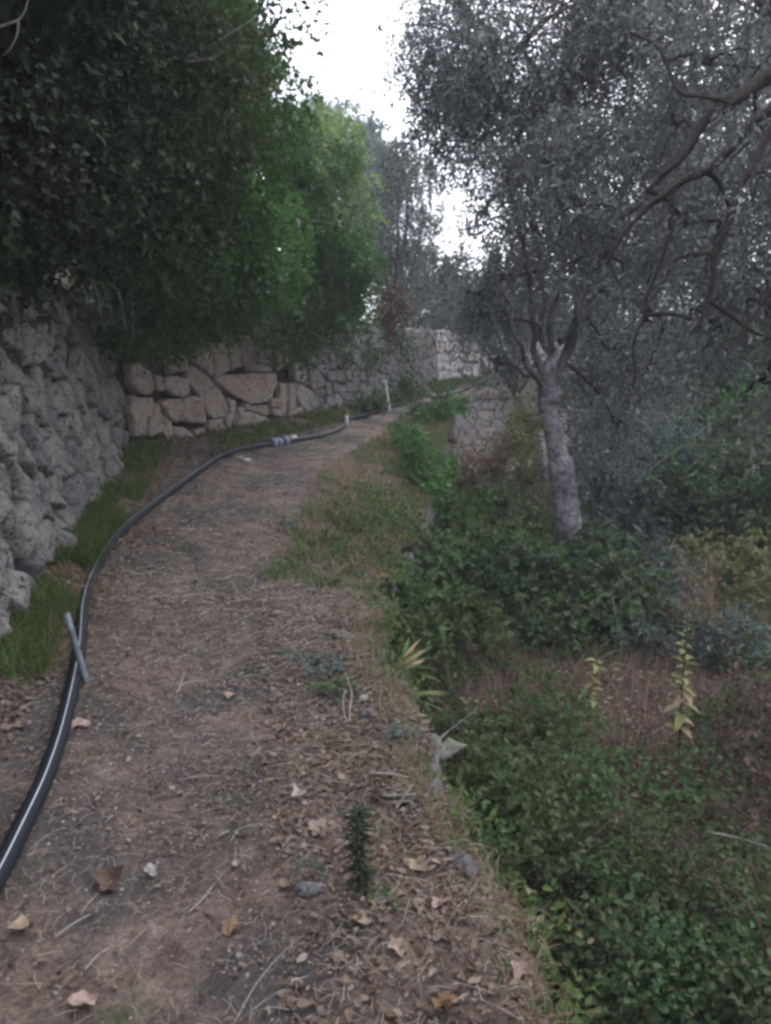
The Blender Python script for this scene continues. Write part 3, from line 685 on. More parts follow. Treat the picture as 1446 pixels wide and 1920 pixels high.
def foliage(name, label, cat, lobes, mat, L, W, dens, base, wood=None, k=9, tl=.28, droop=.6, spread=.7, up=.0, clump=.25, group=None, hexa=False,
            shell=.4, core=True, wr=.03, ntw=60, tw_r=.003, sq=(1, 1, 1), lean=.5, core_mat=None, trunkmat='twig', part='crown', flat=.6, face=True):
    """a bush, ivy mass or crown built from lobes (centre, radius); wood runs from the base into every lobe"""
    e = empty(name, tuple(base), label, cat, group); pr = Parts(); tw = Tubes(); b = Vector(base)
    for i, (c, r) in enumerate(lobes):
        n = max(12, int(dens * r * r)); A, O = lobe_pts(c, r, n, shell, clump, sq, seed=i * 7 + len(name) + int(abs(c[0]) * 10), face=face)
        pr.add(sprays(A, O, k, tl, L, W, droop, spread, lean, up, hexa, (tw, int(ntw * r)) if ntw else None, tw_r, flat))
        c = Vector(c); m_ = b.lerp(c, .55) + Vector((random.uniform(-.2, .2), random.uniform(-.2, .2), random.uniform(0, .25))) * r
        if wood:
            tw.add(crom([b, m_, c], 5), [wr * (1 - .07 * j) for j in range(11)], 6, .2)
            for q in range(int(5 + 5 * r)):
                d = Vector(rdir(1)[0]); d.z = abs(d.z) * .6; e1 = c + d * r * .85
                tw.add(crom([c - d * .1 * r, c + d * .45 * r + Vector(rdir(1)[0]) * .12 * r, e1], 3), [wr * .45, wr * .4, wr * .34, wr * .28, wr * .22, wr * .16, wr * .08], 4, .1, cap=False)
    pr.build(part, M[mat], e)
    if core:  # oversized leaves added inside each lobe to stop light passing through
        cr_ = Parts()
        for i, (c, r) in enumerate(lobes):
            n = int(260 * max(r, .6)); d = rdir(n); A = np.array(c) + d * (.25 + .45 * rng.random((n, 1))) * r * np.array(sq)
            cr_.add(leaves(A, rdir(n), d + .4 * rdir(n), .16 * r + .06, .13 * r + .05))
        cr_.build('light_block_leaves', M[core_mat or mat], e, kind='stuff')
    if tw.n: tw.build('branches', M[trunkmat], e, kind='stuff')
    return e
def B(px, py, d, r): return (tuple(P(px, py, d)), r)

# ------------------------------------------------------------------ ivy and trees over the upper wall
IVG = 'evergreens overhanging the stone wall'
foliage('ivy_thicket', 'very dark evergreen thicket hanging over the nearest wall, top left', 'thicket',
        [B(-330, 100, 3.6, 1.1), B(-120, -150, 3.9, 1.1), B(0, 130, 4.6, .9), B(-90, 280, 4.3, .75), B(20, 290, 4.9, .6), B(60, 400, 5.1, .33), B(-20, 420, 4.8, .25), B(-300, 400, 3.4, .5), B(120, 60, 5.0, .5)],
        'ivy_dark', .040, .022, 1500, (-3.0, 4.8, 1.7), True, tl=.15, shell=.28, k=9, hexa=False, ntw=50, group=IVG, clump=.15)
foliage('ivy_mass', 'tall ivy mass between the black corner thicket and the glossy shrub, twigs showing', 'ivy',
        [B(210, 50, 5.5, .8), B(190, -240, 5.2, 1.1), B(180, 210, 5.6, .62), B(230, 330, 5.8, .6), B(150, 370, 5.5, .45), B(190, 460, 5.7, .30), B(270, 130, 6.0, .55), B(120, 470, 5.3, .18)],
        'ivy_mid', .040, .023, 1500, (-3.1, 6.2, 1.7), True, tl=.15, shell=.28, k=9, group=IVG, clump=.3, ntw=90, core=False)
foliage('evergreen_shrub', 'mid green glossy shrub bulging over the wall between thicket and big blocks', 'shrub',
        [B(320, 150, 6.6, .95), B(340, 350, 6.9, .85), B(300, 470, 6.9, .55), B(255, 550, 6.7, .28), B(400, 450, 7.6, .62), B(360, 560, 7.7, .33), B(440, 555, 8.2, .25), B(290, 590, 7.0, .2), B(350, 605, 7.7, .2), B(420, 600, 8.3, .2), B(245, 590, 6.6, .15), B(470, 600, 8.8, .15), B(238, 625, 6.9, .15), B(285, 640, 7.5, .18), B(335, 638, 8.1, .18), B(385, 628, 8.6, .13), B(240, 250, 6.4, .8)],
        'ivy', .046, .027, 1500, (-3.3, 8.6, 1.7), True, tl=.15, shell=.28, k=9, group=IVG, clump=.3, core=False)
foliage('evergreen_tree', 'tall dark green tree whose straight right side stands against the sky', 'tree',
        [B(280, -120, 8.2, .95), B(350, 20, 8.8, .75), B(400, 130, 9.0, .6), B(425, 230, 9.2, .58), B(370, 250, 8.4, .7), B(270, 0, 8.0, 1.0), B(370, -120, 9.0, .65), B(230, -250, 7.5, 1.1), B(490, 250, 9.8, .33), B(475, 150, 9.4, .28), B(440, 30, 9.4, .25), B(455, 90, 9.4, .25)],
        'ivy', .055, .032, 1350, (-2.9, 9.9, 1.8), True, tl=.15, shell=.28, k=9, group=IVG, droop=.9, clump=.25, wr=.05)
foliage('bright_shrub', 'brighter green shrub in the middle hanging towards the tan blocks', 'shrub',
        [B(420, 380, 7.7, .55), B(480, 430, 8.7, .6), B(430, 490, 8.1, .45), B(500, 515, 9.0, .36), B(380, 430, 7.3, .42)],
        'shrub', .05, .028, 1300, (-2.7, 9.3, 1.7), True, tl=.15, shell=.28, k=9, group=IVG, clump=.35, droop=.8)
foliage('dark_shrub', 'dark shrub hanging lowest over the wall just before the small grey stones', 'shrub',
        [B(590, 440, 10.4, .65), B(560, 560, 10.2, .55), B(640, 520, 11.2, .55), B(600, 580, 10.7, .34), B(660, 585, 12.0, .28), B(540, 330, 10.0, .5), B(615, 480, 13, .62), B(640, 520, 13.5, .45), B(590, 500, 12.5, .55)],
        'ivy', .06, .036, 900, (-1.7, 11.9, 1.6), True, tl=.15, shell=.28, k=9, group=IVG, clump=.4, droop=.9)
foliage('light_tree', 'light yellowish green tree rising behind the dark shrubs in the middle', 'tree',
        [B(580, 290, 12.0, .62), B(630, 300, 12.4, .52), B(615, 370, 12.2, .55), B(560, 350, 11.6, .5), B(655, 410, 12.6, .45), B(625, 255, 13.0, .33), B(570, 255, 11.8, .33)],
        'lime', .075, .036, 800, (-1.6, 13.4, 1.9), True, tl=.15, shell=.28, k=8, group='trees above the wall', clump=.45, droop=.9, core=False)
foliage('grey_tree', 'hazy grey green tree crown peeping over the light green tree', 'tree',
        [B(610, 245, 23, .9), B(680, 270, 22, .8), B(655, 340, 22, 1.3), B(720, 340, 21, .9), B(580, 230, 24, .7)],
        'far_grey', .14, .045, 300, (-.5, 24, 2.5), True, k=9, group='trees above the wall', clump=.2, wr=.09)
foliage('drooping_olive', 'grey olive with drooping sprays over the far bend of the path', 'olive tree',
        [B(720, 430, 19.5, .85), B(765, 330, 19, .75), B(750, 480, 19.5, .7), B(700, 380, 18, .6), B(795, 400, 20, .45), B(770, 540, 21.5, .6), B(745, 270, 19, .42), B(710, 520, 19.5, .5)],
        'olive_far', .10, .028, 600, (.2, 18.9, 1.4), True, k=12, group='olive trees', clump=.3, droop=1.4, core=False, wr=.05)
foliage('dead_shrub', 'brown dead shrub hanging over the wall at the far bend', 'shrub',
        [B(728, 590, 14.6, .33), B(735, 555, 14.8, .28), B(722, 618, 14.4, .2)], 'dead', .06, .03, 1800, (-.05, 14.9, 1.5), True, k=7, clump=.2, droop=1.2)
foliage('wall_creeper', 'small green creeper clinging to the top of the low grey wall', 'creeper',
        [B(690, 640, 13.4, .22), B(640, 650, 12.6, .2), B(760, 640, 15.3, .2), B(775, 650, 16.2, .14), B(600, 650, 11.6, .14)], 'herb', .05, .035, 1500, (-.2, 13.9, 1.42), True, k=6, core=False, wr=.01)

# bare pale stems in the greenery
def stems(name, label, cat, polys, mat, group=None, k=5):
    e = empty(name, tuple(P(*polys[0][0][0])), label, cat, group)
    for pts, r in polys:
        q = Tubes(); c = crom([P(*p) for p in pts], 5); q.add(c, [r * (1 - .7 * i / (len(c) - 1)) for i in range(len(c))], k, .15); q.build('stem', M[mat], e)
    return e
stems('bare_branch', 'pale bare twigs crossing in front of the tall dark tree, near the top', 'branch',
      [([(345, 112, 5.0), (420, 70, 5.0), (500, 18, 5.1)], .008), ([(340, 108, 5.0), (365, 60, 5.0), (400, 5, 5.0)], .007), ([(335, 95, 5.0), (370, 108, 4.9), (400, 112, 4.9)], .006), ([(345, 116, 4.9), (400, 108, 4.9), (430, 85, 5.0)], .006)], 'stem')
stems('bare_branch', 'pale forked stem standing among the shrubs above the bright green one', 'branch',
      [([(430, 305, 6.1), (405, 250, 6.1), (395, 205, 6.1)], .016), ([(415, 262, 6.1), (425, 220, 6.1), (428, 150, 6.2), (432, 110, 6.3)], .012), ([(420, 235, 6.1), (445, 190, 6.2), (450, 160, 6.2)], .008)], 'stem')
stems('bare_branch', 'thin arched twig across the dark gap left of the drooping olive', 'branch',
      [([(530, 428, 8.9), (560, 418, 8.9), (600, 414, 8.9), (650, 428, 9.1)], .013), ([(560, 418, 9.3), (572, 400, 9.3)], .006), ([(645, 426, 9.5), (650, 405, 9.5)], .006)], 'stem')
stems('bare_branch', 'pinkish bare twigs in the top left corner', 'branch',
      [([(-20, 55, 3.2), (25, 42, 3.2), (45, 25, 3.2), (55, -10, 3.2)], .006), ([(35, 40, 3.2), (32, 65, 3.2), (20, 90, 3.2), (5, 105, 3.2)], .004)], 'stem')
stems('hanging_creeper', 'bare brown creeper stems trailing from the thicket over the nearest wall', 'creeper',
      [([(x, 520 + (x * 7) % 40, d), (x + 12, 560, d - .05), (x + 6 + (x * 3) % 25, 610 + (x * 5) % 50, d - .02)], .006) for x, d in ((20, 4.3), (48, 4.4), (75, 4.5), (105, 4.6), (128, 4.7), (150, 4.9), (172, 5.0), (190, 5.2), (214, 5.4), (236, 5.7), (0, 4.2), (90, 4.5))], 'stem')
e = stems('hanging_twig', 'single thin twig hanging down against the bright sky', 'twig',
      [([(655, -170, 4.9), (668, -60, 5.0), (684, 30, 5.0), (686, 90, 5.0), (678, 158, 5.0)], .0045)], 'twig')

# ------------------------------------------------------------------ the big olive and its neighbours
OL = empty('olive_tree', (2.05, 7.75, -1.3), 'big old olive with leaning grey trunk standing below the path on the right', 'olive tree', 'olive trees')
TD = 7.9
tk = [(1076, 1110, TD), (1070, 1060, TD), (1066, 1005, TD), (1060, 940, TD), (1052, 880, TD), (1040, 830, TD), (1030, 780, TD), (1024, 735, TD), (1030, 690, TD), (1040, 655, TD)]
tr_ = [.23, .205, .182, .172, .165, .138, .128, .135, .115, .05]
q = Tubes(); c = crom([P(*p) for p in tk], 6); q.add(c, list(np.interp(np.linspace(0, len(tk) - 1, len(c)), range(len(tk)), [x * (.76 if i < 5 else .66) for i, x in enumerate(tr_)])), 22, .16)
trunk = q.build('trunk', M['bark'], OL)
kb = rock('burl', tuple(P(1062, 882, TD - .02)), .075, 61, M['bark'], OL, (1, 1, 1.9)); 
rock('burl', tuple(P(1030, 742, TD - .03)), .075, 62, M['bark'], OL, (1.2, 1, 1.3)); rock('burl', tuple(P(1070, 990, TD)), .07, 63, M['bark'], OL, (1, 1, 1.6))
LIMB = [ # px, py, depth ... radius start, end
 ([(1024, 740, 7.9), (1012, 690, 7.85), (1005, 620, 7.8), (1000, 560, 7.8), (985, 480, 7.9), (960, 380, 8.1)], .075, .022),
 ([(1026, 740, 7.9), (1035, 680, 7.9), (1035, 620, 7.8), (1045, 560, 7.8), (1060, 470, 7.9), (1050, 370, 8.0), (1030, 250, 8.2)], .085, .025),
 ([(1030, 735, 7.9), (1055, 680, 8.0), (1075, 620, 8.0), (1085, 560, 8.0), (1092, 470, 8.0), (1080, 385, 8.0), (1062, 372, 7.9)], .080, .028),
 ([(1032, 730, 8.0), (1060, 650, 8.1), (1090, 600, 8.1), (1110, 560, 8.0), (1140, 545, 7.9), (1200, 562, 7.7), (1240, 600, 7.6)], .065, .020),
 ([(1022, 735, 7.9), (1000, 700, 7.7), (975, 640, 7.4), (950, 560, 7.3), (930, 510, 7.3)], .055, .014),
 ([(1040, 680, 7.9), (1020, 640, 8.1), (1015, 560, 8.2), (1010, 450, 8.3), (990, 330, 8.5), (950, 200, 8.8)], .055, .02),
 ([(1050, 640, 8.0), (1080, 600, 8.2), (1120, 520, 8.4), (1150, 430, 8.6), (1200, 300, 8.7), (1260, 180, 8.6)], .05, .02),
 ([(1024, 735, 7.9), (1020, 715, 7.9), (1000, 712, 7.8), (978, 708, 7.7)], .045, .03),
 ([(1090, 600, 8.1), (1120, 480, 8.0), (1160, 420, 7.9), (1230, 340, 7.8), (1300, 270, 7.6), (1390, 190, 7.3)], .04, .02)]
limbpts = []
for pts, r0, r1 in LIMB:
    q = Tubes(); c = crom([P(*p) for p in pts], 6); c = [p + (Vector((mn.noise(p * 3), mn.noise(p * 3 + Vector((9, 0, 0))), mn.noise(p * 3 + Vector((0, 9, 0))))) * .07 + Vector((mn.noise(p * 8), 0, mn.noise(p * 8 + Vector((9, 0, 0))))) * .025) * min(1, i / 8) for i, p in enumerate(c)]
    q.add(c, [(r0 + (r1 - r0) * (i / (len(c) - 1)) ** .45) * .78 for i in range(len(c))], 10, .3); q.build('limb', M['limb'], OL); limbpts += c[6:]
def crown(e, lobes, lp, mat, L, W, per, k=14, tl=.34, droop=1.1, wr=.014, sub=9, clump=.3, wood='twig', shell=.75):
    pr = Parts(); tw = Tubes()
    for i, (c, r) in enumerate(lobes):
        cv = Vector(c); n = int(per * r * r); A, O = lobe_pts(c, r, n, shell, clump, (1, 1, .9), seed=200 + i * 3 + int(abs(c[0]) * 7), face=False)
        pr.add(sprays(A, O, k, tl, L, W, droop, .8, .35, 0.0, False, (tw, int(n * .35)), .0026, .3))
        st = min(lp, key=lambda p: (p - cv).length); m_ = st.lerp(cv, .5) + Vector((random.uniform(-.15, .15), random.uniform(-.15, .15), .18)) * r
        tw.add(crom([st, m_, cv], 5), [wr * 1.5 * (1 - .05 * j) for j in range(11)], 6, .2)
        for s_ in range(int(sub * r) + 3):
            j = rng.integers(0, len(A)); t_ = Vector(A[j]); mm = cv.lerp(t_, .5) + Vector(rdir(1)[0]) * .15 * r + Vector((0, 0, .12 * r)); e2 = t_ + Vector((0, 0, -.22 * r))
            tw.add(crom([cv.lerp(st, .25 * random.random()), mm, t_, e2], 4), [wr * .9 * (1 - .07 * q_) + .001 for q_ in range(13)], 5, .1, cap=False)
    pr.build('crown', M[mat], e); tw.build('branches', M[wood], e, kind='stuff')
crown(OL, [B(800, 110, 9.2, .42), B(860, 0, 9.2, .55), B(900, 130, 9.0, .45), B(1240, 200, 8.5, .5), B(1120, 90, 8.8, .5), B(790, 210, 9.4, .33), B(870, 60, 9.2, .75), B(880, 190, 9.2, .62), B(830, 300, 9.4, .26), B(990, 60, 8.8, .9), B(960, 230, 8.9, .62), B(1100, 0, 8.6, .95), B(1070, 180, 8.6, .72),
           B(1080, 330, 8.7, .62), B(1210, 20, 8.4, .8), B(1330, 60, 8.2, .8), B(960, 380, 8.9, .48), B(900, 400, 9.1, .28), B(1180, 400, 8.6, .62), B(1290, 330, 8.4, .62), B(1230, 510, 8.4, .5), B(950, 520, 8.6, .45),
           B(920, 610, 8.3, .33), B(880, 560, 8.6, .28), B(1140, 660, 8.4, .40), B(1210, 700, 8.2, .42), B(1160, 800, 8.3, .38), B(1100, 470, 9.0, .55), B(930, 680, 7.9, .22), B(1000, 430, 7.5, .33), B(1090, 400, 7.4, .36), B(1030, 300, 7.6, .4), B(1150, 480, 7.4, .26), B(1120, 270, 7.7, .4), B(950, 300, 7.9, .3), B(1060, 520, 7.3, .14)],
      limbpts, 'olive', .064, .020, 575)
# neighbour olive outside the frame on the right; its boughs arch into the picture
O2 = empty('olive_tree', (5.2, 5.6, -1.0), 'olive whose dark boughs arch in from the right edge, trunk out of view', 'olive tree', 'olive trees')
q = Tubes(); c = crom([Vector((5.2, 5.6, -1.1)), Vector((5.1, 5.7, 0)), Vector((4.9, 5.8, 1.2)), Vector((4.8, 5.7, 2.2))], 6); q.add(c, [.26 - .005 * i for i in range(len(c))], 16, .2); q.build('trunk', M['bark'], O2)
l2 = []
for pts, r0, r1 in [([(1700, 260, 5.7), (1560, 120, 5.8), (1446, 142, 5.9), (1380, 185, 5.9), (1330, 225, 6.0), (1270, 300, 6.1), (1215, 360, 6.2)], .075, .016),
                    ([(1700, 300, 5.7), (1560, 180, 5.5), (1446, 205, 5.5), (1385, 260, 5.6), (1320, 325, 5.7), (1260, 350, 5.8), (1195, 410, 5.9), (1155, 460, 5.9), (1138, 500, 5.9)], .050, .011),
                    ([(1560, 180, 5.5), (1470, 210, 5.2), (1425, 290, 5.2), (1375, 380, 5.2), (1340, 470, 5.2), (1325, 580, 5.2), (1290, 630, 5.2)], .035, .010),
                    ([(1700, 300, 5.7), (1600, 330, 5.0), (1500, 500, 5.0), (1440, 560, 5.0), (1380, 640, 5.0), (1340, 720, 5.0)], .03, .008),
                    ([(1385, 185, 5.9), (1330, 180, 5.9), (1270, 170, 6.0), (1235, 90, 6.1), (1180, 60, 6.1)], .022, .008),
                    ([(1260, 350, 5.8), (1250, 450, 5.8), (1225, 520, 5.8), (1210, 590, 5.8), (1190, 640, 5.8), (1186, 730, 5.8)], .018, .006),
                    ([(1330, 470, 5.2), (1265, 490, 5.3), (1230, 560, 5.4), (1170, 620, 5.5)], .014, .005), ([(1330, 560, 5.2), (1400, 610, 5.2), (1450, 640, 5.2)], .018, .008)]:
    q = Tubes(); c = crom([P(*p) for p in pts], 6); c = [p + Vector((mn.noise(p * 4), mn.noise(p * 4 + Vector((9, 0, 0))), mn.noise(p * 4 + Vector((0, 9, 0))))) * .03 for p in c]
    q.add(c, [r0 + (r1 - r0) * i / (len(c) - 1) for i in range(len(c))], 8, .2); q.build('limb', M['twig'], O2); l2 += c[8:]
crown(O2, [B(1440, 20, 6.2, .75), B(1330, 120, 6.6, .4), B(1420, 260, 6.2, .45), B(1380, 420, 6.0, .5), B(1440, 560, 5.6, .45), B(1290, 420, 6.4, .3), B(1340, 620, 5.8, .33), B(1430, 720, 5.8, .33), B(1600, 100, 5.6, 1.0), B(1600, 500, 5.4, .9), B(1270, 230, 6.6, .22), B(1210, 600, 6.2, .22)],
      l2, 'olive', .058, .019, 500)
def tree(label, base, lobes, mat, L, W, per, trunk_r, group, droop=1.1, name='olive_tree', cat='olive tree', k=12, wood='bark', clump=.3, tl=.4):
    e = empty(name, base, label, cat, group); b = Vector(base); cc_ = Vector(np.mean([l[0] for l in lobes], axis=0)); fk = b.lerp(cc_, .5)
    q = Tubes(); c = crom([b - Vector((0, 0, .15)), b.lerp(fk, .5) + Vector((.08, 0, 0)), fk], 6); q.add(c, [trunk_r * (1 - .03 * i) for i in range(len(c))], 12, .25); q.build('trunk', M[wood], e)
    crown(e, lobes, [fk], mat, L, W, per, k, tl, droop, .02, 5, clump, 'twig'); return e
tree('low weeping olive beside the pale wall, between the far bend and the leaning trunk', (3.0, 14.6, -1.35),
     [B(830, 560, 15.2, .33), B(870, 570, 14.5, .33), B(910, 550, 14.5, .42), B(915, 610, 14.2, .22), B(950, 610, 14.0, .42), B(980, 560, 14.5, .6), B(960, 680, 13.5, .24), B(1000, 690, 13.5, .33), B(850, 530, 15.5, .3)],
     'olive_far', .08, .020, 500, .14, 'olive trees', 1.5)
tree('olive in the mid distance right behind the leaning trunk', (4.3, 13.0, -1.3),
     [B(1100, 600, 13, .8), B(1180, 560, 13, .9), B(1080, 720, 12.6, .7), B(1180, 700, 12.4, .8), B(1130, 830, 12, .6), B(1230, 820, 11.6, .6), B(1120, 480, 13.5, .8), B(1240, 640, 12.5, .8)],
     'bluish', .085, .022, 430, .16, 'olive trees', 1.2)
tree('olive closing the view near the right edge, hazy grey green', (7.2, 14.0, -1.2),
     [B(1300, 520, 14, 1.1), B(1400, 440, 13.5, 1.1), B(1420, 600, 13, 1.0), B(1310, 680, 13, .8), B(1480, 330, 13, 1.2), B(1290, 390, 15, 1.0), B(1400, 700, 12, .6)],
     'bluish', .09, .024, 380, .2, 'olive trees', 1.0)
tree('far tall olive showing between the boughs at top right', (5.5, 19.0, -1.2),
     [B(1050, 260, 19, 1.3), B(1180, 300, 19, 1.3), B(1040, 420, 19, 1.2), B(1180, 460, 18.5, 1.2), B(1300, 260, 19, 1.4), B(960, 480, 19, .7), B(1400, 200, 18, 1.5)],
     'olive_far', .13, .035, 240, .22, 'olive trees', 1.0)
tree('lowest far tree crown closing the gap under the sky hole', (3.6, 24.0, -1.2),
     [B(830, 560, 24, 1.0), B(900, 570, 24, 1.1), B(970, 580, 24, 1.2), B(780, 600, 24, .9), B(1060, 600, 24, 1.3), B(860, 640, 23, 1.0), B(960, 660, 23, 1.0), B(850, 530, 22, .55), B(900, 520, 22, .45), B(940, 500, 22, .6), B(810, 520, 22, .6), B(845, 495, 22, .4), B(800, 470, 22.5, .45)],
     'olive_far', .15, .05, 240, .2, 'far trees', .8, 'far_tree', 'tree')
# dense growth closing the terrace on the right
for lab, lobes, mt in [
    ('dark leafy ivy mound at the right edge, level with the trunk', [B(1340, 960, 9.2, .55), B(1420, 900, 9.5, .7), B(1446, 1010, 8.8, .6), B(1270, 930, 9.6, .5), B(1500, 950, 8.5, .8)], 'bramble'),
    ('bright green bush with pale flecks beyond the terrace on the right', [B(1290, 720, 12.5, .5), B(1360, 690, 12.5, .55), B(1440, 740, 12, .8), B(1330, 800, 11.8, .6), B(1420, 820, 11.2, .6)], 'shrub'),
    ('grey blue bush behind the trunk to its right', [B(1140, 900, 9.8, .5), B(1200, 870, 10.2, .6), B(1120, 990, 9.2, .38), B(1210, 970, 9.4, .45), B(1260, 860, 10.6, .6), B(1140, 800, 11, .5)], 'bluish')]:
    c0 = np.mean([l[0] for l in lobes], axis=0)
    foliage('bush', lab, 'bush', lobes, mt, .085, .045 if mt != 'bluish' else .02, 560, (c0[0], c0[1] + .2, float(zlow(np.array([c0[0]]), np.array([c0[1]]))[0])), True, k=8, group='bushes on the lower terrace', clump=.25, droop=.5, wr=.012, up=.2)

# ------------------------------------------------------------------ brambles and weeds on the lower terrace and the brink
BG = 'bramble clumps below the path'
def bramble(lab, lobes, mat='bramble', L=.055, W=.038, dens=900, hexa=True, **kw):
    c0 = np.mean([l[0] for l in lobes], axis=0)
    z = float(zlow(np.array([c0[0]]), np.array([c0[1]]))[0])
    return foliage('bramble_bush', lab, 'bramble', lobes, mat, L, W, dens, (c0[0], c0[1], z), True, k=7, tl=.20, droop=.6, up=.35, flat=1.0, clump=.35, group=BG, hexa=hexa, wr=.006, ntw=140, core=False, trunkmat='brown_twig', part='leaves', sq=(1.15, 1.15, .62), **kw)
bramble('largest bramble clump, filling the lower right corner', [B(1150, 1690, 2.65, .17), B(1240, 1740, 2.5, .2), B(1060, 1640, 2.7, .12), B(1160, 1820, 2.2, .2), B(1310, 1870, 2.15, .22), B(1430, 1800, 2.4, .2), B(1190, 1970, 1.9, .16), B(1420, 1950, 1.95, .22), B(1350, 1700, 2.7, .13), B(1080, 1740, 2.3, .10)], L=.026, W=.017, dens=5200, shell=.9)
bramble('feathery low weeds spreading among the brambles near the right edge', [B(1250, 1600, 3.0, .14), B(1330, 1620, 3.0, .12), B(1180, 1560, 3.2, .13), B(1100, 1560, 3.0, .13), B(1400, 1660, 2.8, .13), B(1230, 1660, 2.7, .1)], 'herb', .030, .012, 2600, shell=.9)
bramble('low bramble hugging the brink next to the pale slab', [B(900, 1460, 3.0, .14), B(940, 1530, 2.85, .15), B(880, 1540, 2.7, .10), B(1000, 1500, 3.0, .16), B(930, 1600, 2.6, .10)], 'herb', .028, .018, 6000)
bramble('green clump above the slab, left of the tall yellow plant', [B(960, 1370, 3.8, .15), B(1040, 1380, 3.7, .17), B(1080, 1450, 3.4, .15), B(1000, 1450, 3.4, .14), B(1060, 1330, 4.1, .12)], 'herb', .032, .022, 4600, shell=.9)
bramble('dark brambles crowding the foot of the leaning trunk', [B(1000, 1120, 6.6, .35), B(940, 1080, 6.8, .33), B(1090, 1110, 6.4, .33), B(1040, 1180, 6.0, .28), B(1130, 1170, 6.0, .3), B(1180, 1120, 6.4, .3), B(980, 1190, 6.0, .2), B(1110, 1040, 7.2, .3), B(1010, 1050, 7.2, .28)], L=.055, W=.036, dens=2100)
bramble('green weeds on the bank between path bend and brambles', [B(620, 1050, 5.5, .13), B(660, 1000, 6.2, .16), B(640, 1095, 4.9, .12), B(675, 1155, 4.5, .10), B(730, 1020, 6.4, .18), B(790, 1030, 6.6, .2), B(700, 1080, 5.5, .16), B(690, 1110, 5.2, .18), B(760, 1100, 5.4, .24), B(700, 1180, 4.5, .12), B(830, 1130, 5.6, .26), B(640, 1060, 5.4, .14), B(760, 1170, 4.8, .18), B(870, 1180, 5.4, .2)], 'herb', .042, .028, 2600)
bramble('grassy green clump left of the trunk under the pale wall', [B(850, 980, 8.0, .3), B(930, 960, 8.6, .33), B(890, 1040, 7.2, .3), B(990, 980, 8.2, .25), B(960, 1010, 7.6, .22), B(820, 1040, 6.8, .22)], 'herb', .055, .036, 1500)
bramble('ivy hanging down the brink beyond the bend', [B(790, 860, 8.9, .16), B(800, 910, 8.3, .2), B(825, 950, 7.9, .2), B(775, 820, 9.8, .14), B(830, 890, 8.8, .16), B(760, 800, 10.4, .12)], 'shrub', .045, .034, 2400)
bramble('round green tuft on the brink in front of the pale wall', [B(820, 765, 12.6, .2), B(850, 758, 13.0, .17), B(795, 772, 12.2, .16)], 'shrub', .05, .035, 2400)
bramble('yellowish bush at the right edge above the tall yellow plant', [B(1350, 1090, 7.2, .33), B(1420, 1060, 7.4, .35), B(1310, 1030, 7.8, .22), B(1440, 1130, 6.8, .3)], 'yellowgreen', .06, .028, 1100)
bramble('blue grey weeds between trunk brambles and the tall yellow plant', [B(1230, 1120, 6.8, .27), B(1290, 1170, 6.2, .22), B(1370, 1200, 5.6, .26), B(1240, 1200, 5.8, .2), B(1200, 1040, 7.4, .26), B(1300, 1090, 7.2, .2)], 'bluish', .06, .022, 1400)
bramble('reddish dry brambles along the right edge', [B(1420, 1290, 4.6, .24), B(1446, 1400, 3.9, .22), B(1380, 1350, 4.3, .14), B(1446, 1520, 3.3, .18)], 'dead', .04, .02, 900)
foliage('dry_shrub', 'yellowish dry weeds in front of the pale retaining wall', 'weed', [B(985, 840, 11.5, .22), B(1000, 790, 12, .22), B(965, 790, 12.5, .12), B(985, 890, 10.8, .22)], 'yellowgreen', .07, .02, 1300,
        (2.1, 11.8, -1.4), True, k=8, tl=.4, up=.9, droop=.3, clump=.3, wr=.008, trunkmat='brown_twig')
foliage('dry_shrub', 'brown dry growth at the foot of the pale retaining wall', 'weed', [B(880, 900, 11.3, .26), B(920, 880, 11.6, .26), B(840, 880, 11.6, .2), B(950, 850, 12, .22), B(845, 830, 12.4, .10)], 'dry_grass', .07, .02, 1500,
        (1.4, 11.8, -1.45), True, k=8, tl=.35, up=.9, droop=.3, clump=.4, wr=.008, trunkmat='brown_twig')
foliage('wall_weed', 'green weeds against the low grey wall behind the white stake', 'weed', [B(705, 757, 13.0, .15), B(685, 765, 12.6, .13), B(760, 735, 15.0, .2), B(740, 748, 14.2, .14)], 'herb', .05, .03, 2200, (-.15, 13.2, .1), False, k=7, up=.8, droop=.2)

canes = []
rd_ = random.Random(12)
for _ in range(26):
    x = rd_.uniform(.55, 2.1); y = rd_.uniform(2.0, 4.6); z0 = float(zlow(np.array([x]), np.array([y]))[0]); a = rd_.random() * 6.28; ln = rd_.uniform(.3, .6); h = rd_.uniform(.25, .5)
    pts = [Vector((x, y, z0)), Vector((x + math.cos(a) * ln * .3, y + math.sin(a) * ln * .3, z0 + h)), Vector((x + math.cos(a) * ln * .8, y + math.sin(a) * ln * .8, z0 + h * .95)), Vector((x + math.cos(a) * ln * 1.15, y + math.sin(a) * ln * 1.15, z0 + h * .55))]
    canes.append(pts)
e = empty('bramble_canes', tuple(canes[0][0]), 'bare arching canes tangled through the brambles at lower right', 'bramble')
q = Tubes()
for pts in canes: c = crom(pts, 5); q.add(c, [.0035 * (1.2 - .6 * k / len(c)) for k in range(len(c))], 5)
q.build('canes', M['brown_twig'], e, kind='stuff')

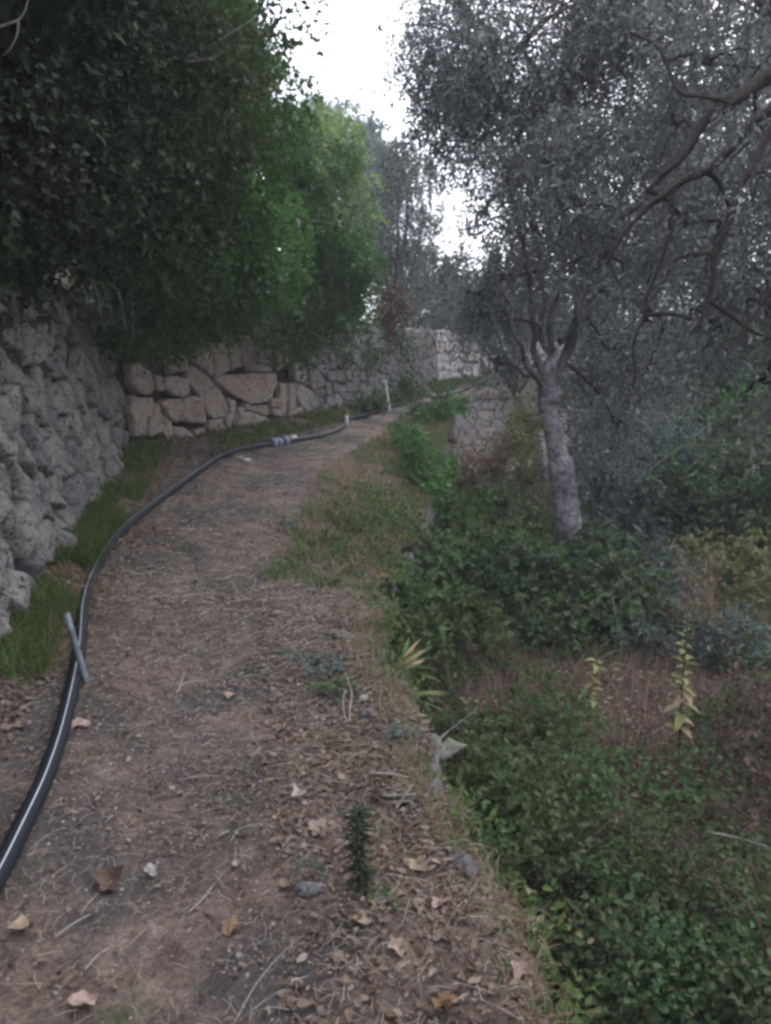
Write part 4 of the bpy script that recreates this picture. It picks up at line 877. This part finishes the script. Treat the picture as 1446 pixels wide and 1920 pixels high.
# ------------------------------------------------------------------ grass, litter, straw
def blades(Pb, L, W, lean=.35, dirs=None, curl=.5):
    n = len(Pb); a = rng.random(n) * 6.283; H = np.stack([np.cos(a), np.sin(a), a * 0], -1)
    if dirs is not None: H = norm(dirs + .6 * H)
    S = np.stack([-H[:, 1], H[:, 0], a * 0], -1); L = (L * (.5 + rng.random(n)))[:, None] * np.ones((1, 1)); W = W * np.ones((n, 1)); ln = (lean * (.3 + 1.2 * rng.random(n)))[:, None]
    up = np.array([0, 0, 1.0]); D1 = norm(up + H * ln); D2 = norm(up * (1 - curl) + H * (ln + curl))
    m_ = Pb + D1 * L * .5; t = m_ + D2 * L * .5
    V = np.stack([Pb - S * W / 2, Pb + S * W / 2, m_ + S * W * .4, m_ - S * W * .4, t], 1).reshape(-1, 3)
    b = (np.arange(n) * 5)[:, None]
    F = np.concatenate([b, b + 1, b + 2, b + 3, b + 3, b + 2, b + 4], 1)
    return V, F.ravel(), np.tile([4, 3], n)
def strewn(t0, t1, u0, u1, n, dens_pow=1.0):
    """points on the path; t biased to the near end"""
    t = t0 + (t1 - t0) * rng.random(n) ** dens_pow; u = u0 + (u1 - u0) * rng.random(n); p = pathpt(t, u); return p, t, u
# green grass between wall and pipe
def grassP(t0, t1, u0, u1, n, thrv, seed):
    p, t, u = strewn(t0, t1, u0, u1, n); k = vnoise(p, 2.2, seed) + .5 * vnoise(p, 7, seed + 1) > thrv; return p[k]
gp = Parts()
gp.add(blades(grassP(4.0, 7.6, .0, .125, 11000, -.1, 31), .13, .0045, .7))
gp.add(blades(grassP(2.9, 4.8, .0, .13, 5500, -.05, 33), .13, .004, .7))
gp.add(blades(grassP(7.2, 10.5, .02, .2, 6000, .05, 35), .09, .008, .5))
gp.add(blades(grassP(10.5, 14, .02, .22, 6000, -.2, 36), .11, .011, .5))
gp.build('grass', M['grass'], None, 'stuff')['label'] = 'green grass between the wall foot and the pipe'
dg = Parts()
dg.add(blades(grassP(.8, 5.2, .94, 1.01, 2600, .2, 58), .07, .0026, 1.2)); gz = strewn(.8, 5.4, .96, 1.03, 560)[0] - np.array([0, 0, .03]); gz = gz[(gz[:, 1] < 2.4) | (gz[:, 1] > 2.95)]
dg.add(blades(grassP(3.0, 7.6, .02, .16, 6500, -.2, 38), .09, .004, .8)); dg.add(blades(grassP(7.2, 14, .03, .22, 4500, -.1, 39), .09, .008, .8))
dg.add(blades(grassP(4.6, 9.2, .62, .97, 6000, .0, 41), .10, .005, .7))
dg.add(blades(grassP(5.2, 11.5, .70, 1.0, 4500, .0, 43), .13, .007, .7))
dg.add(blades(grassP(1.8, 5.2, .82, 1.0, 1800, .0, 45), .06, .003, .9))
dg.add(blades(grassP(11, 15.6, .75, 1.0, 2500, -.2, 47), .12, .012, .7))
o = dg.build('dry_grass', M['dry_grass'], None, 'stuff'); o['label'] = 'thin dry grass on the verge above the drop'
vg = Parts()
vg.add(blades(strewn(.8, 5.5, .93, 1.01, 900)[0], .06, .003, 1.2)); vg.add(sprays(gz, np.tile([.6, 0, .8], (len(gz), 1)), 6, .10, .024, .013, .5, .8, .8, .2, True))
vg.add(blades(grassP(4.6, 10.5, .64, 1.0, 12000, -.15, 51), .09, .006, .7)); gw = grassP(4.4, 9.5, .70, 1.0, 1500, -.05, 57); vg.add(sprays(gw, np.tile([.3, 0, .9], (len(gw), 1)), 7, .13, .034, .018, .5, .9, .7, .3, True)); vg.add(blades(grassP(7.5, 12, .8, 1.0, 4000, -.2, 53), .12, .008, .6))
vg.add(blades(grassP(1.2, 6, .22, .95, 3500, .42, 55), .03, .003, .7))
o = vg.build('verge_grass', M['grass'], None, 'stuff'); o['label'] = 'green grass on the verge above the drop'

def litter(p, s0, s1, rise=.5, mat='litter', lift=.004, curl=.5, narrow=.62):
    n = len(p); a = rng.random(n) * 6.283; D = np.stack([np.cos(a), np.sin(a), (rng.random(n) - .5) * rise], -1); N = np.array([0, 0, 1.0]) + rdir(n) * curl
    L = s0 + (s1 - s0) * rng.random(n) ** 2.2; q = p + np.array([0, 0, lift]) + np.array([0, 0, 1]) * (rng.random(n)[:, None] * .012)
    return leaves(q, D, N, L, L * narrow * (.6 + .6 * rng.random(n)), True, .35 * (rng.random((n, 1)) * 2 - 1))
lp = Parts()
p, t, u = strewn(.5, 5.5, -.02, 1.0, 36000, .9)
kk_ = .28 + .65 * np.clip(np.abs(u - .47) * 2.6, 0, 1) + .5 * vnoise(p, 1.8, 61) ; k = rng.random(len(p)) < kk_ * .8
lp.add(litter(p[k], .007, .028))
p, t, u = strewn(5.0, 11, 0, .9, 10000, 1.2); k = rng.random(len(p)) < .3 + .5 * np.clip(np.abs(u - .45) * 2.4, 0, 1)
lp.add(litter(p[k], .014, .045))
p, t, u = strewn(.6, 4.6, .66, 1.0, 6500, .9); lp.add(litter(p, .012, .040))
p, t, u = strewn(.6, 4.0, 0, .14, 3500, .9); lp.add(litter(p, .015, .05))
p, t, u = strewn(3.5, 8.5, .0, .2, 4200, 1); lp.add(litter(p, .015, .045, lift=.02))
p, t, u = strewn(6.8, 9.6, .12, .3, 1800, 1); lp.add(litter(p, .02, .05))
lp.build('leaf_litter', M['litter'], None, 'stuff')['label'] = 'brown fallen leaves over the path'
# lower terrace: litter, low weeds
def low_pts(x0, x1, y0, y1, n, seed, th=-9):
    x = x0 + (x1 - x0) * rng.random(n); y = y0 + (y1 - y0) * rng.random(n); z = zlow(x, y); p = np.stack([x, y, z], -1)
    e = Eat(TT); xe = np.interp(y, e[:340, 1], e[:340, 0]); k = (x > xe + .08) & (vnoise(p, 1.1, seed) + .5 * vnoise(p, 3.3, seed + 1) > th); return p[k]
ll = Parts(); ll.add(litter(low_pts(.1, 4.2, 1.6, 7, 22000, 71), .015, .055)); ll.add(litter(low_pts(.5, 7, 7, 13, 7000, 72), .03, .08))
ll.build('terrace_litter', M['litter'], None, 'stuff')['label'] = 'fallen leaves on the lower terrace'
gc = Parts()
pz = low_pts(.1, 4.5, 1.4, 8, 8500, 75, -.25); gc.add(sprays(pz + np.array([0, 0, .03]), np.tile([0, 0, 1.0], (len(pz), 1)), 7, .13, .032, .024, .4, .8, .6, .4, True))
pz = low_pts(.4, 9, 7, 14, 5200, 77, -.45); gc.add(sprays(pz + np.array([0, 0, .06]), np.tile([0, 0, 1.0], (len(pz), 1)), 7, .24, .055, .035, .4, .8, .6, .4, False))
gc.build('ground_cover', M['herb'], None, 'stuff')['label'] = 'low green weeds covering the lower terrace'
gd = Parts(); gd.add(blades(low_pts(.2, 4.5, 1.8, 8, 11000, 81, -.15), .24, .0035, .5)); gd.add(blades(low_pts(.5, 8, 7, 14, 7000, 83, -.2), .32, .009, .5))
gd.build('terrace_dry_grass', M['dry_grass'], None, 'stuff')['label'] = 'dry grass stalks on the lower terrace'
# straw: thin pale stalks lying about
def straws(p, l0, l1, w_):
    n = len(p); a = rng.random(n) * 6.283; D = np.stack([np.cos(a), np.sin(a), (rng.random(n) - .4) * .16], -1); S = np.stack([-D[:, 1], D[:, 0], a * 0], -1); L = (l0 + (l1 - l0) * rng.random(n) ** 2)[:, None]
    q = p + np.array([0, 0, .010]); m_ = q + D * L * .5 + S * L * (rng.random((n, 1)) - .5) * .2 + np.array([0, 0, .006]); t = q + D * L
    U = np.array([0, 0, w_ * .7])
    V = np.stack([q - S * w_ / 2, q + U, q + S * w_ / 2, m_ - S * w_ / 2, m_ + U, m_ + S * w_ / 2, t], 1).reshape(-1, 3); b = (np.arange(n) * 7)[:, None]
    F = np.concatenate([b, b + 1, b + 4, b + 3, b + 1, b + 2, b + 5, b + 4, b + 3, b + 4, b + 6, b + 4, b + 5, b + 6], 1)
    return V, F.ravel(), np.tile([4, 4, 3, 3], n)
st = Parts(); p, t, u = strewn(.5, 5, .12, .98, 9000, .9); st.add(straws(p, .015, .08, .0016)); p, t, u = strewn(4, 9, .1, .9, 3000, 1); st.add(straws(p, .03, .12, .004))
p, t, u = strewn(.6, 4.5, .7, 1.0, 1500, .9); st.add(straws(p, .03, .13, .002))
st.build('straw', M['straw'], None, 'stuff')['label'] = 'bits of straw strewn over the path'
gv = Parts()                              # grit
p, t, u = strewn(.5, 8, .2, .9, 9000, .9); n = len(p); r = .0015 + .004 * rng.random(n) ** 3 + .0006 * t
base = np.array([[1, 0, 0], [0, 1, 0], [-1, 0, 0], [0, -1, 0], [0, 0, .8]]); V = (p[:, None] + base[None] * r[:, None, None] * (.6 + .8 * rng.random((n, 5, 1)))).reshape(-1, 3); b = (np.arange(n) * 5)[:, None]
gv.add((V, np.concatenate([b, b + 1, b + 4, b + 1, b + 2, b + 4, b + 2, b + 3, b + 4, b + 3, b, b + 4], 1).ravel(), np.full(4 * n, 3)))
M['grit'] = leaf_mat('grit', [(0, (.12, .10, .09)), (.6, (.22, .18, .16)), (1, (.42, .38, .35))], .9, 0, .1)
gv.build('gravel', M['grit'], None, 'stuff')['label'] = 'fine grit on the path'

# ------------------------------------------------------------------ single fallen leaves and stalks one can point to
def lobed_leaf(r, seed, curl=.4):       # a curled, toothed dead leaf with thickness from its folds
    V = [(0, 0, 0)]; n_ = 15
    for i in range(n_):
        a = 2 * math.pi * i / n_; q = r * (.62 + .38 * abs(math.cos(a * 2.5 + .3)) + .12 * mn.noise(Vector((i * 1.3, seed, 0)))) * (1.15 if math.cos(a) > 0 else .9)
        x, y = q * math.cos(a), q * math.sin(a) * .8; V.append((x * .55, y * .55, .35 * curl * r * math.sin(a * 2 + seed))); V.append((x, y, curl * r * (abs(y) / r * .9 + .35 * math.sin(a * 3 + seed))))
    L = []; S = []
    for i in range(n_):
        j = (i + 1) % n_; a0, a1, b0, b1 = 1 + 2 * i, 2 + 2 * i, 1 + 2 * j, 2 + 2 * j; L += [0, a0, b0]; S.append(3); L += [a0, a1, b1, b0]; S.append(4)
    return mesh_np('leaf', V, L, S, True)
def dead(name, col): M[name] = plain(name, col, .8, .2, var=.3, sc=60)
dead('leaf_tan', (.33, .24, .17)); dead('leaf_orange', (.22, .13, .075)); dead('leaf_brown', (.12, .075, .055)); dead('leaf_grey', (.34, .30, .26)); dead('leaf_pink', (.36, .25, .21))
for k, (px, py, r, mt, ro, lab) in enumerate([
    (832, 1890, .034, 'leaf_orange', .3, 'orange tan curled leaf at the bottom edge of the path'), (430, 1748, .030, 'leaf_orange', 1.4, 'small orange leaf in the middle of the path foreground'),
    (38, 1745, .036, 'leaf_tan', .7, 'pale tan leaf in the lower left corner'), (205, 1662, .05, 'leaf_brown', 2.0, 'dark reddish brown curled leaf right of the pipe foreground'),
    (785, 1632, .034, 'leaf_tan', 2.6, 'upright pale tan leaf near the brink below the splintered sticks'), (596, 1560, .04, 'leaf_pink', .2, 'crumpled pinkish leaf left of the spiky weed'),
    (560, 1495, .032, 'leaf_grey', 1.1, 'pale greyish leaf beside the path middle, above the crumpled pinkish one'), (680, 1735, .034, 'leaf_tan', 3.0, 'tan leaf just below the foot of the spiky weed'),
    (146, 1366, .045, 'leaf_pink', .9, 'pinkish leaf standing against the right side of the pipe'), (745, 1780, .033, 'leaf_tan', 5.0, 'tan leaf between the brink and the spiky weed, low in the picture'),
    (828, 1697, .03, 'leaf_pink', 4.0, 'mauve pink leaf close to the brink'), (975, 1826, .03, 'leaf_pink', 4.4, 'pale pink leaf on the bare earth near the lower brink'),
    (285, 1640, .024, 'leaf_grey', 2.3, 'small pale leaf above the dark curled leaf'), (160, 1885, .035, 'leaf_pink', 3.3, 'dull pink leaf at the bottom left of the path'),
    (720, 1695, .025, 'leaf_grey', .3, 'whitish scrap of leaf at the foot of the spiky weed'), (430, 1310, .03, 'leaf_tan', 1.3, 'tan leaf on the worn middle of the path, level with the splayed straw')]):
    g = on_path(px, py); o_ = link('fallen_leaf', lobed_leaf(r, k * 1.7, .35 + .3 * random.random()), M[mt]); o_.location = (g.x, g.y, g.z + .012); o_.rotation_euler = (random.uniform(-.35, .35), random.uniform(-.35, .35), ro)
    tag(o_, lab, 'leaf', 'larger fallen leaves', 'thing')
def stalk(name, lab, polys, mat='leaf_grey', r=.002, cat='stalk'):
    cs = []; e = None
    for pts in polys:
        c = [on_path(x, y) + Vector((0, 0, h)) for x, y, h in pts]
        if e is None: e = empty(name, tuple(c[0]), lab, cat, 'dry stalks on the path')
        q = Tubes(); c = crom(c, 4); q.add(c, [r * (1.1 - .7 * i / len(c)) for i in range(len(c))], 5); q.build('stem', M[mat], e)
stalk('dry_stalk', 'splayed pale straw fork on the path middle', [[(330, 1306, .01), (345, 1290, .02), (390, 1282, .02)], [(336, 1300, .01), (346, 1272, .03)]], r=.0035)
stalk('dry_stalk', 'straight straw lying across the worn middle of the path', [[(335, 1468, .01), (370, 1463, .015), (412, 1460, .01)]], r=.003)
stalk('dry_stalk', 'long grey bent twig in the path foreground', [[(352, 1718, .01), (385, 1690, .015), (400, 1668, .015), (422, 1640, .01)]], r=.0028)
stalk('dry_stalk', 'very long thin stalk running up from the bottom edge', [[(440, 1925, .01), (480, 1860, .02), (530, 1800, .02), (570, 1760, .01)]], r=.0017)
stalk('dry_stalk', 'pale straw lying left of the pipe foreground leaf', [[(102, 1765, .01), (140, 1740, .015), (185, 1712, .01)]], r=.0028)
stalk('dry_stalk', 'thick short straw in the lower left foreground', [[(160, 1825, .01), (185, 1800, .015), (212, 1780, .01)]], r=.003)
stalk('dry_stalk', 'curved straw beside the grey leaf, right of the path middle', [[(432, 1585, .01), (450, 1565, .02), (490, 1553, .015)]], r=.0022)
stalk('dry_stalk', 'curled straw loop standing at the brink above the dark stone', [[(655, 1365, .0), (645, 1345, .02), (644, 1330, .05), (650, 1318, .06)], [(655, 1365, 0), (656, 1345, .03), (660, 1325, .06), (648, 1300, .09)]], r=.0045)
stalk('splintered_stick', 'splintered pale sticks jutting at the brink', [[(690, 1455, .01), (735, 1462, .02), (765, 1468, .02)], [(718, 1498, .01), (745, 1502, .02), (780, 1500, .02)], [(735, 1530, .0), (752, 1512, .02), (770, 1498, .04)], [(728, 1512, .01), (768, 1510, .02)]], r=.006, cat='stick')
stalk('dry_stalk', 'straw lying on the verge behind the grey slab stone', [[(640, 1240, .01), (690, 1234, .02), (700, 1240, .01)]], r=.004)
stems('dry_branch', 'thin bare forked twig rising above the pale slab', 'twig', [([(795, 1412, 2.6), (830, 1380, 2.9), (855, 1360, 3.1), (895, 1328, 3.2)], .0042), ([(850, 1364, 3.08), (865, 1366, 3.1), (872, 1375, 3.1)], .002)], 'stem')
stems('dry_branch', 'long dark trailing stem along the lower brink', 'twig', [([(900, 1640, 1.95), (960, 1700, 1.85), (1010, 1770, 1.72), (1060, 1840, 1.6), (1130, 1930, 1.45)], .0038)], 'brown_twig')
stems('dry_branch', 'yellowish stalk lying in the weeds by the right edge', 'twig', [([(1325, 1560, 3.1), (1380, 1570, 3.1), (1446, 1590, 3.0), (1500, 1610, 3.0)], .006)], 'stem')
stems('dry_branch', 'tangle of bare dry twigs between the brambles and the yellow plant', 'twig',
      [([(1120, 1238, 5.2), (1150, 1222, 5.2), (1180, 1215, 5.2)], .004), ([(1125, 1215, 5.2), (1145, 1200, 5.2), (1170, 1180, 5.2)], .003), ([(1140, 1250, 5.1), (1170, 1245, 5.1), (1210, 1270, 5.1)], .004), ([(1150, 1120, 5.8), (1158, 1170, 5.7), (1185, 1220, 5.5)], .004), ([(1180, 1110, 5.8), (1185, 1160, 5.7), (1195, 1215, 5.5)], .003)], 'stem')
stems('dry_branch', 'thin twig sticking out left from the leaning trunk', 'twig', [([(1030, 768, 7.85), (1015, 780, 7.6), (985, 785, 7.4)], .008), ([(1060, 735, 7.8), (1075, 760, 7.8), (1085, 785, 7.8)], .006)], 'stem')
stems('dry_branch', 'pale thin leaning branch right of the trunk among the blue grey bushes', 'twig', [([(1220, 880, 8.3), (1260, 850, 8.3), (1300, 820, 8.3), (1340, 790, 8.3)], .009)], 'stem')

# ------------------------------------------------------------------ the single plants
def leaf_mesh(L, W, arch, seed, fold=.3):
    n_ = 7; V = []; Lp = []; S = []
    for i in range(n_):
        t = i / (n_ - 1); wd = W * math.sin(math.pi * min(t * .96 + .04, 1)) ** .8 * (1 + .12 * math.sin(i * 2.1 + seed)); x = L * t; z = -arch * L * t * t + .25 * L * t; tw = .15 * math.sin(seed + t * 3) * wd
        V += [(x, -wd / 2, z + fold * wd * .5 + tw), (x, 0, z), (x, wd / 2, z + fold * wd * .5 - tw)]
        if i: b0 = (i - 1) * 3; Lp += [b0, b0 + 3, b0 + 4, b0 + 1, b0 + 1, b0 + 4, b0 + 5, b0 + 2]; S += [4, 4]
    return mesh_np('leaf', V, Lp, S, True)
def plant(name, label, cat, foot, top, sr, spec, stem_mat, group=None, seed=1):
    """upright stem with its leaves set round it one by one; spec: (fraction of height, length, width, droop, material) rows"""
    rd = random.Random(seed); e = empty(name, tuple(foot), label, cat, group); foot = Vector(foot); top = Vector(top)
    q = Tubes(); bend = Vector((rd.uniform(-.02, .02), rd.uniform(-.02, .02), 0)); c = crom([foot, foot.lerp(top, .5) + bend, top], 6); q.add(c, [sr * (1 - .55 * i / (len(c) - 1)) for i in range(len(c))], 7, .1); q.build('stem', M[stem_mat], e)
    az = 0
    protos = {}
    for f, ln, wd, dr, mt in spec:
        key = (round(ln, 2), round(wd, 2), dr, mt)
        if key not in protos: protos[key] = [leaf_mesh(ln, wd, dr, seed + j * 1.3) for j in range(3)]; [m_.materials.append(M[mt]) for m_ in protos[key]]
        p = c[min(int(f * (len(c) - 1)), len(c) - 1)].lerp(c[min(int(f * (len(c) - 1)) + 1, len(c) - 1)], (f * (len(c) - 1)) % 1)
        o_ = bpy.data.objects.new('leaf', rd.choice(protos[key])); COL.objects.link(o_); o_.parent = e; az += 2.4 + rd.uniform(-.3, .3)
        o_.location = p - foot; o_.rotation_euler = (rd.uniform(-.3, .3), rd.uniform(-.45, .2), az); s_ = rd.uniform(.8, 1.2); o_.scale = (s_,) * 3
    return e
ft = P(1272, 1430, 4.1); ft.z = float(zlow(np.array([ft.x]), np.array([ft.y]))[0])
plant('tall_yellow_plant', 'tall yellowing plant with leaves up its stem, right side of the terrace', 'plant', ft, P(1290, 1150, 4.15), .008,
      [(.24 + .018 * i, .095, .045, .75, 'mullein_dry' if i % 3 else 'mullein') for i in range(16)] + [(.50 + .012 * i, .085 - .0014 * i, .034 - .0005 * i, .3, 'mullein' if i % 4 else 'yellowgreen') for i in range(34)], 'brown_twig', seed=4)
f2_ = P(1092, 1400, 4.3); f2_.z = float(zlow(np.array([f2_.x]), np.array([f2_.y]))[0])
plant('small_yellow_plant', 'smaller sparse yellow green plant left of the tall yellow one', 'plant', f2_, P(1120, 1235, 4.5), .005, [(.45 + .026 * i, .075, .034, .6, 'mullein' if i % 3 else 'yellowgreen') for i in range(20)], 'brown_twig', seed=9)
fg = on_path(683, 1665)
plant('spiky_weed', 'upright dark spiky weed in the foreground near the brink', 'weed', fg, P(678, 1455, fg.y + .02) if False else fg + Vector((-.01, .02, .23)), .0035,
      [(.05 + .0072 * i, .046, .008, .3, 'ivy_dark') for i in range(128)], 'twig', seed=14)
def weed(label, px, py, n_, ln, wd, mt, ht, seed, name='leafy_weed'):
    g = on_path(px, py); rd = random.Random(seed); e = empty(name, tuple(g), label, 'weed', 'small weeds on the path edge'); protos = [leaf_mesh(ln, wd, .5, seed + j) for j in range(3)]
    for m_ in protos: m_.materials.append(M[mt])
    for i in range(n_):
        o_ = bpy.data.objects.new('leaf', rd.choice(protos)); COL.objects.link(o_); o_.parent = e
        rr = ht * 1.5 * math.sqrt(rd.random()); a = rd.random() * 6.28; o_.location = (rr * math.cos(a), rr * math.sin(a), rd.random() * ht); o_.rotation_euler = (rd.uniform(-.4, .4), rd.uniform(-.9, .3), rd.random() * 6.28); s_ = rd.uniform(.6, 1.2); o_.scale = (s_,) * 3
weed('grey green leafy weed spreading over the verge, near the curled straw', 605, 1265, 60, .045, .018, 'bluish', .07, 3)
weed('dark green leafy weed just behind the curled straw', 632, 1300, 46, .045, .024, 'bramble', .06, 4)
weed('small grey weed at the worn edge of the path, uphill of the leafy ones', 545, 1235, 34, .04, .014, 'bluish', .05, 5)
weed('low green weed beside the grey flat rock', 585, 1640, 26, .022, .010, 'bluish', .035, 6)
weed('little green weed at the foot of the spiky one', 715, 1690, 26, .028, .012, 'herb', .03, 7)
weed('tiny weed tuft on the verge above the strap leaves', 535, 990, 40, .06, .02, 'bluish', .07, 8)
weed('soft low weed patch along the brink near the pale slab', 755, 1385, 46, .03, .014, 'bluish', .04, 10)
def strap(label, px, py, d, n_, ln, wd, mats, seed, az0, spread, el=.45):
    f = P(px, py, d); rd = random.Random(seed); e = empty('strap_leaf_plant', tuple(f), label, 'plant', 'plants with strap leaves at the brink')
    for i in range(n_):
        mt = mats[i % len(mats)]; me = leaf_mesh(ln * rd.uniform(.7, 1.1), wd, rd.uniform(.35, .7), seed + i, .35); me.materials.append(M[mt]); o_ = bpy.data.objects.new('leaf', me); COL.objects.link(o_); o_.parent = e
        o_.rotation_euler = (rd.uniform(-.5, .5), -rd.uniform(.1, el), az0 + rd.uniform(-spread, spread)); o_.location = (rd.uniform(-.02, .02), rd.uniform(-.02, .02), 0)
strap('strap leaved plant with a broad orange yellow blade at the brink', 735, 1268, 3.25, 11, .24, .024, ['mullein_dry', 'grass', 'yellowgreen', 'grass'], 5, .5, .7, .9)
strap('pale green strap leaves reaching over the drop, below the orange blade', 752, 1315, 3.0, 6, .20, .020, ['herb', 'yellowgreen'], 6, .1, .4, .3)
strap('small fan of pale strap leaves higher up the brink', 618, 1092, 4.5, 9, .20, .018, ['yellowgreen', 'herb'], 7, .4, .8, .8)
foliage('reed_tuft', 'fine dry yellow sprays standing behind the tall yellow plant', 'plant', [B(1310, 1140, 5.4, .16), B(1330, 1100, 5.6, .14), B(1295, 1170, 5.3, .1)], 'dry_grass', .05, .008, 2200, (2.3, 5.5, -1.1), True, k=6, up=1.4, droop=.1, core=False, wr=.004, trunkmat='brown_twig', tl=.2)

# ------------------------------------------------------------------ unseen thicket and olive added behind the viewer to block sky light
foliage('ivy_thicket', 'unseen dark evergreen thicket added along the wall behind the viewer to darken the foreground', 'thicket',
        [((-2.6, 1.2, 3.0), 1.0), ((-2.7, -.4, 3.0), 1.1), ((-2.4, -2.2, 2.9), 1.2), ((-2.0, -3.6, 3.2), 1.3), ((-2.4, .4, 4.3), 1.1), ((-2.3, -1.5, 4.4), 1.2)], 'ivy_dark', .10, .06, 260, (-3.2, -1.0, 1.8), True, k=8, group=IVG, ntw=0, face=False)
tree('unseen olive added on the terrace behind the viewer to shade the foreground', (2.6, -1.2, -1.0),
     [((1.6, -1.2, 3.6), 1.3), ((.4, -1.0, 4.0), 1.2), ((2.6, -.2, 3.2), 1.2), ((1.0, -2.6, 3.8), 1.3), ((2.9, 1.2, 3.4), .9), ((-.6, -1.8, 4.0), 1.1), ((2.8, -2.4, 3.4), 1.3), ((.4, .3, 4.3), .9), ((1.9, .6, 3.9), .9)], 'olive', .10, .032, 240, .2, 'olive trees', .9)

# ------------------------------------------------------------------ thin haze volume added to imitate the veil of lens glare
hx, hy0, hy1, hz0, hz1 = 34, -14, 60, -4.5, 22
hv = [(x, y, z) for z in (hz0, hz1) for x, y in ((-hx, hy0), (hx, hy0), (hx, hy1), (-hx, hy1))]
hm = bpy.data.materials.new('glare_haze'); hm.use_nodes = True; hm.node_tree.nodes.clear()
pv = hm.node_tree.nodes.new('ShaderNodeVolumePrincipled'); pv.inputs['Color'].default_value = (.86, .88, .96, 1); pv.inputs['Density'].default_value = .0036
ho = hm.node_tree.nodes.new('ShaderNodeOutputMaterial'); hm.node_tree.links.new(pv.outputs[0], ho.inputs['Volume'])
link('haze', mesh_np('haze', hv, [0, 3, 2, 1, 4, 5, 6, 7, 0, 1, 5, 4, 1, 2, 6, 5, 2, 3, 7, 6, 3, 0, 4, 7], [4] * 6), hm, None, 'stuff')
SC.cycles.volume_bounces = 0
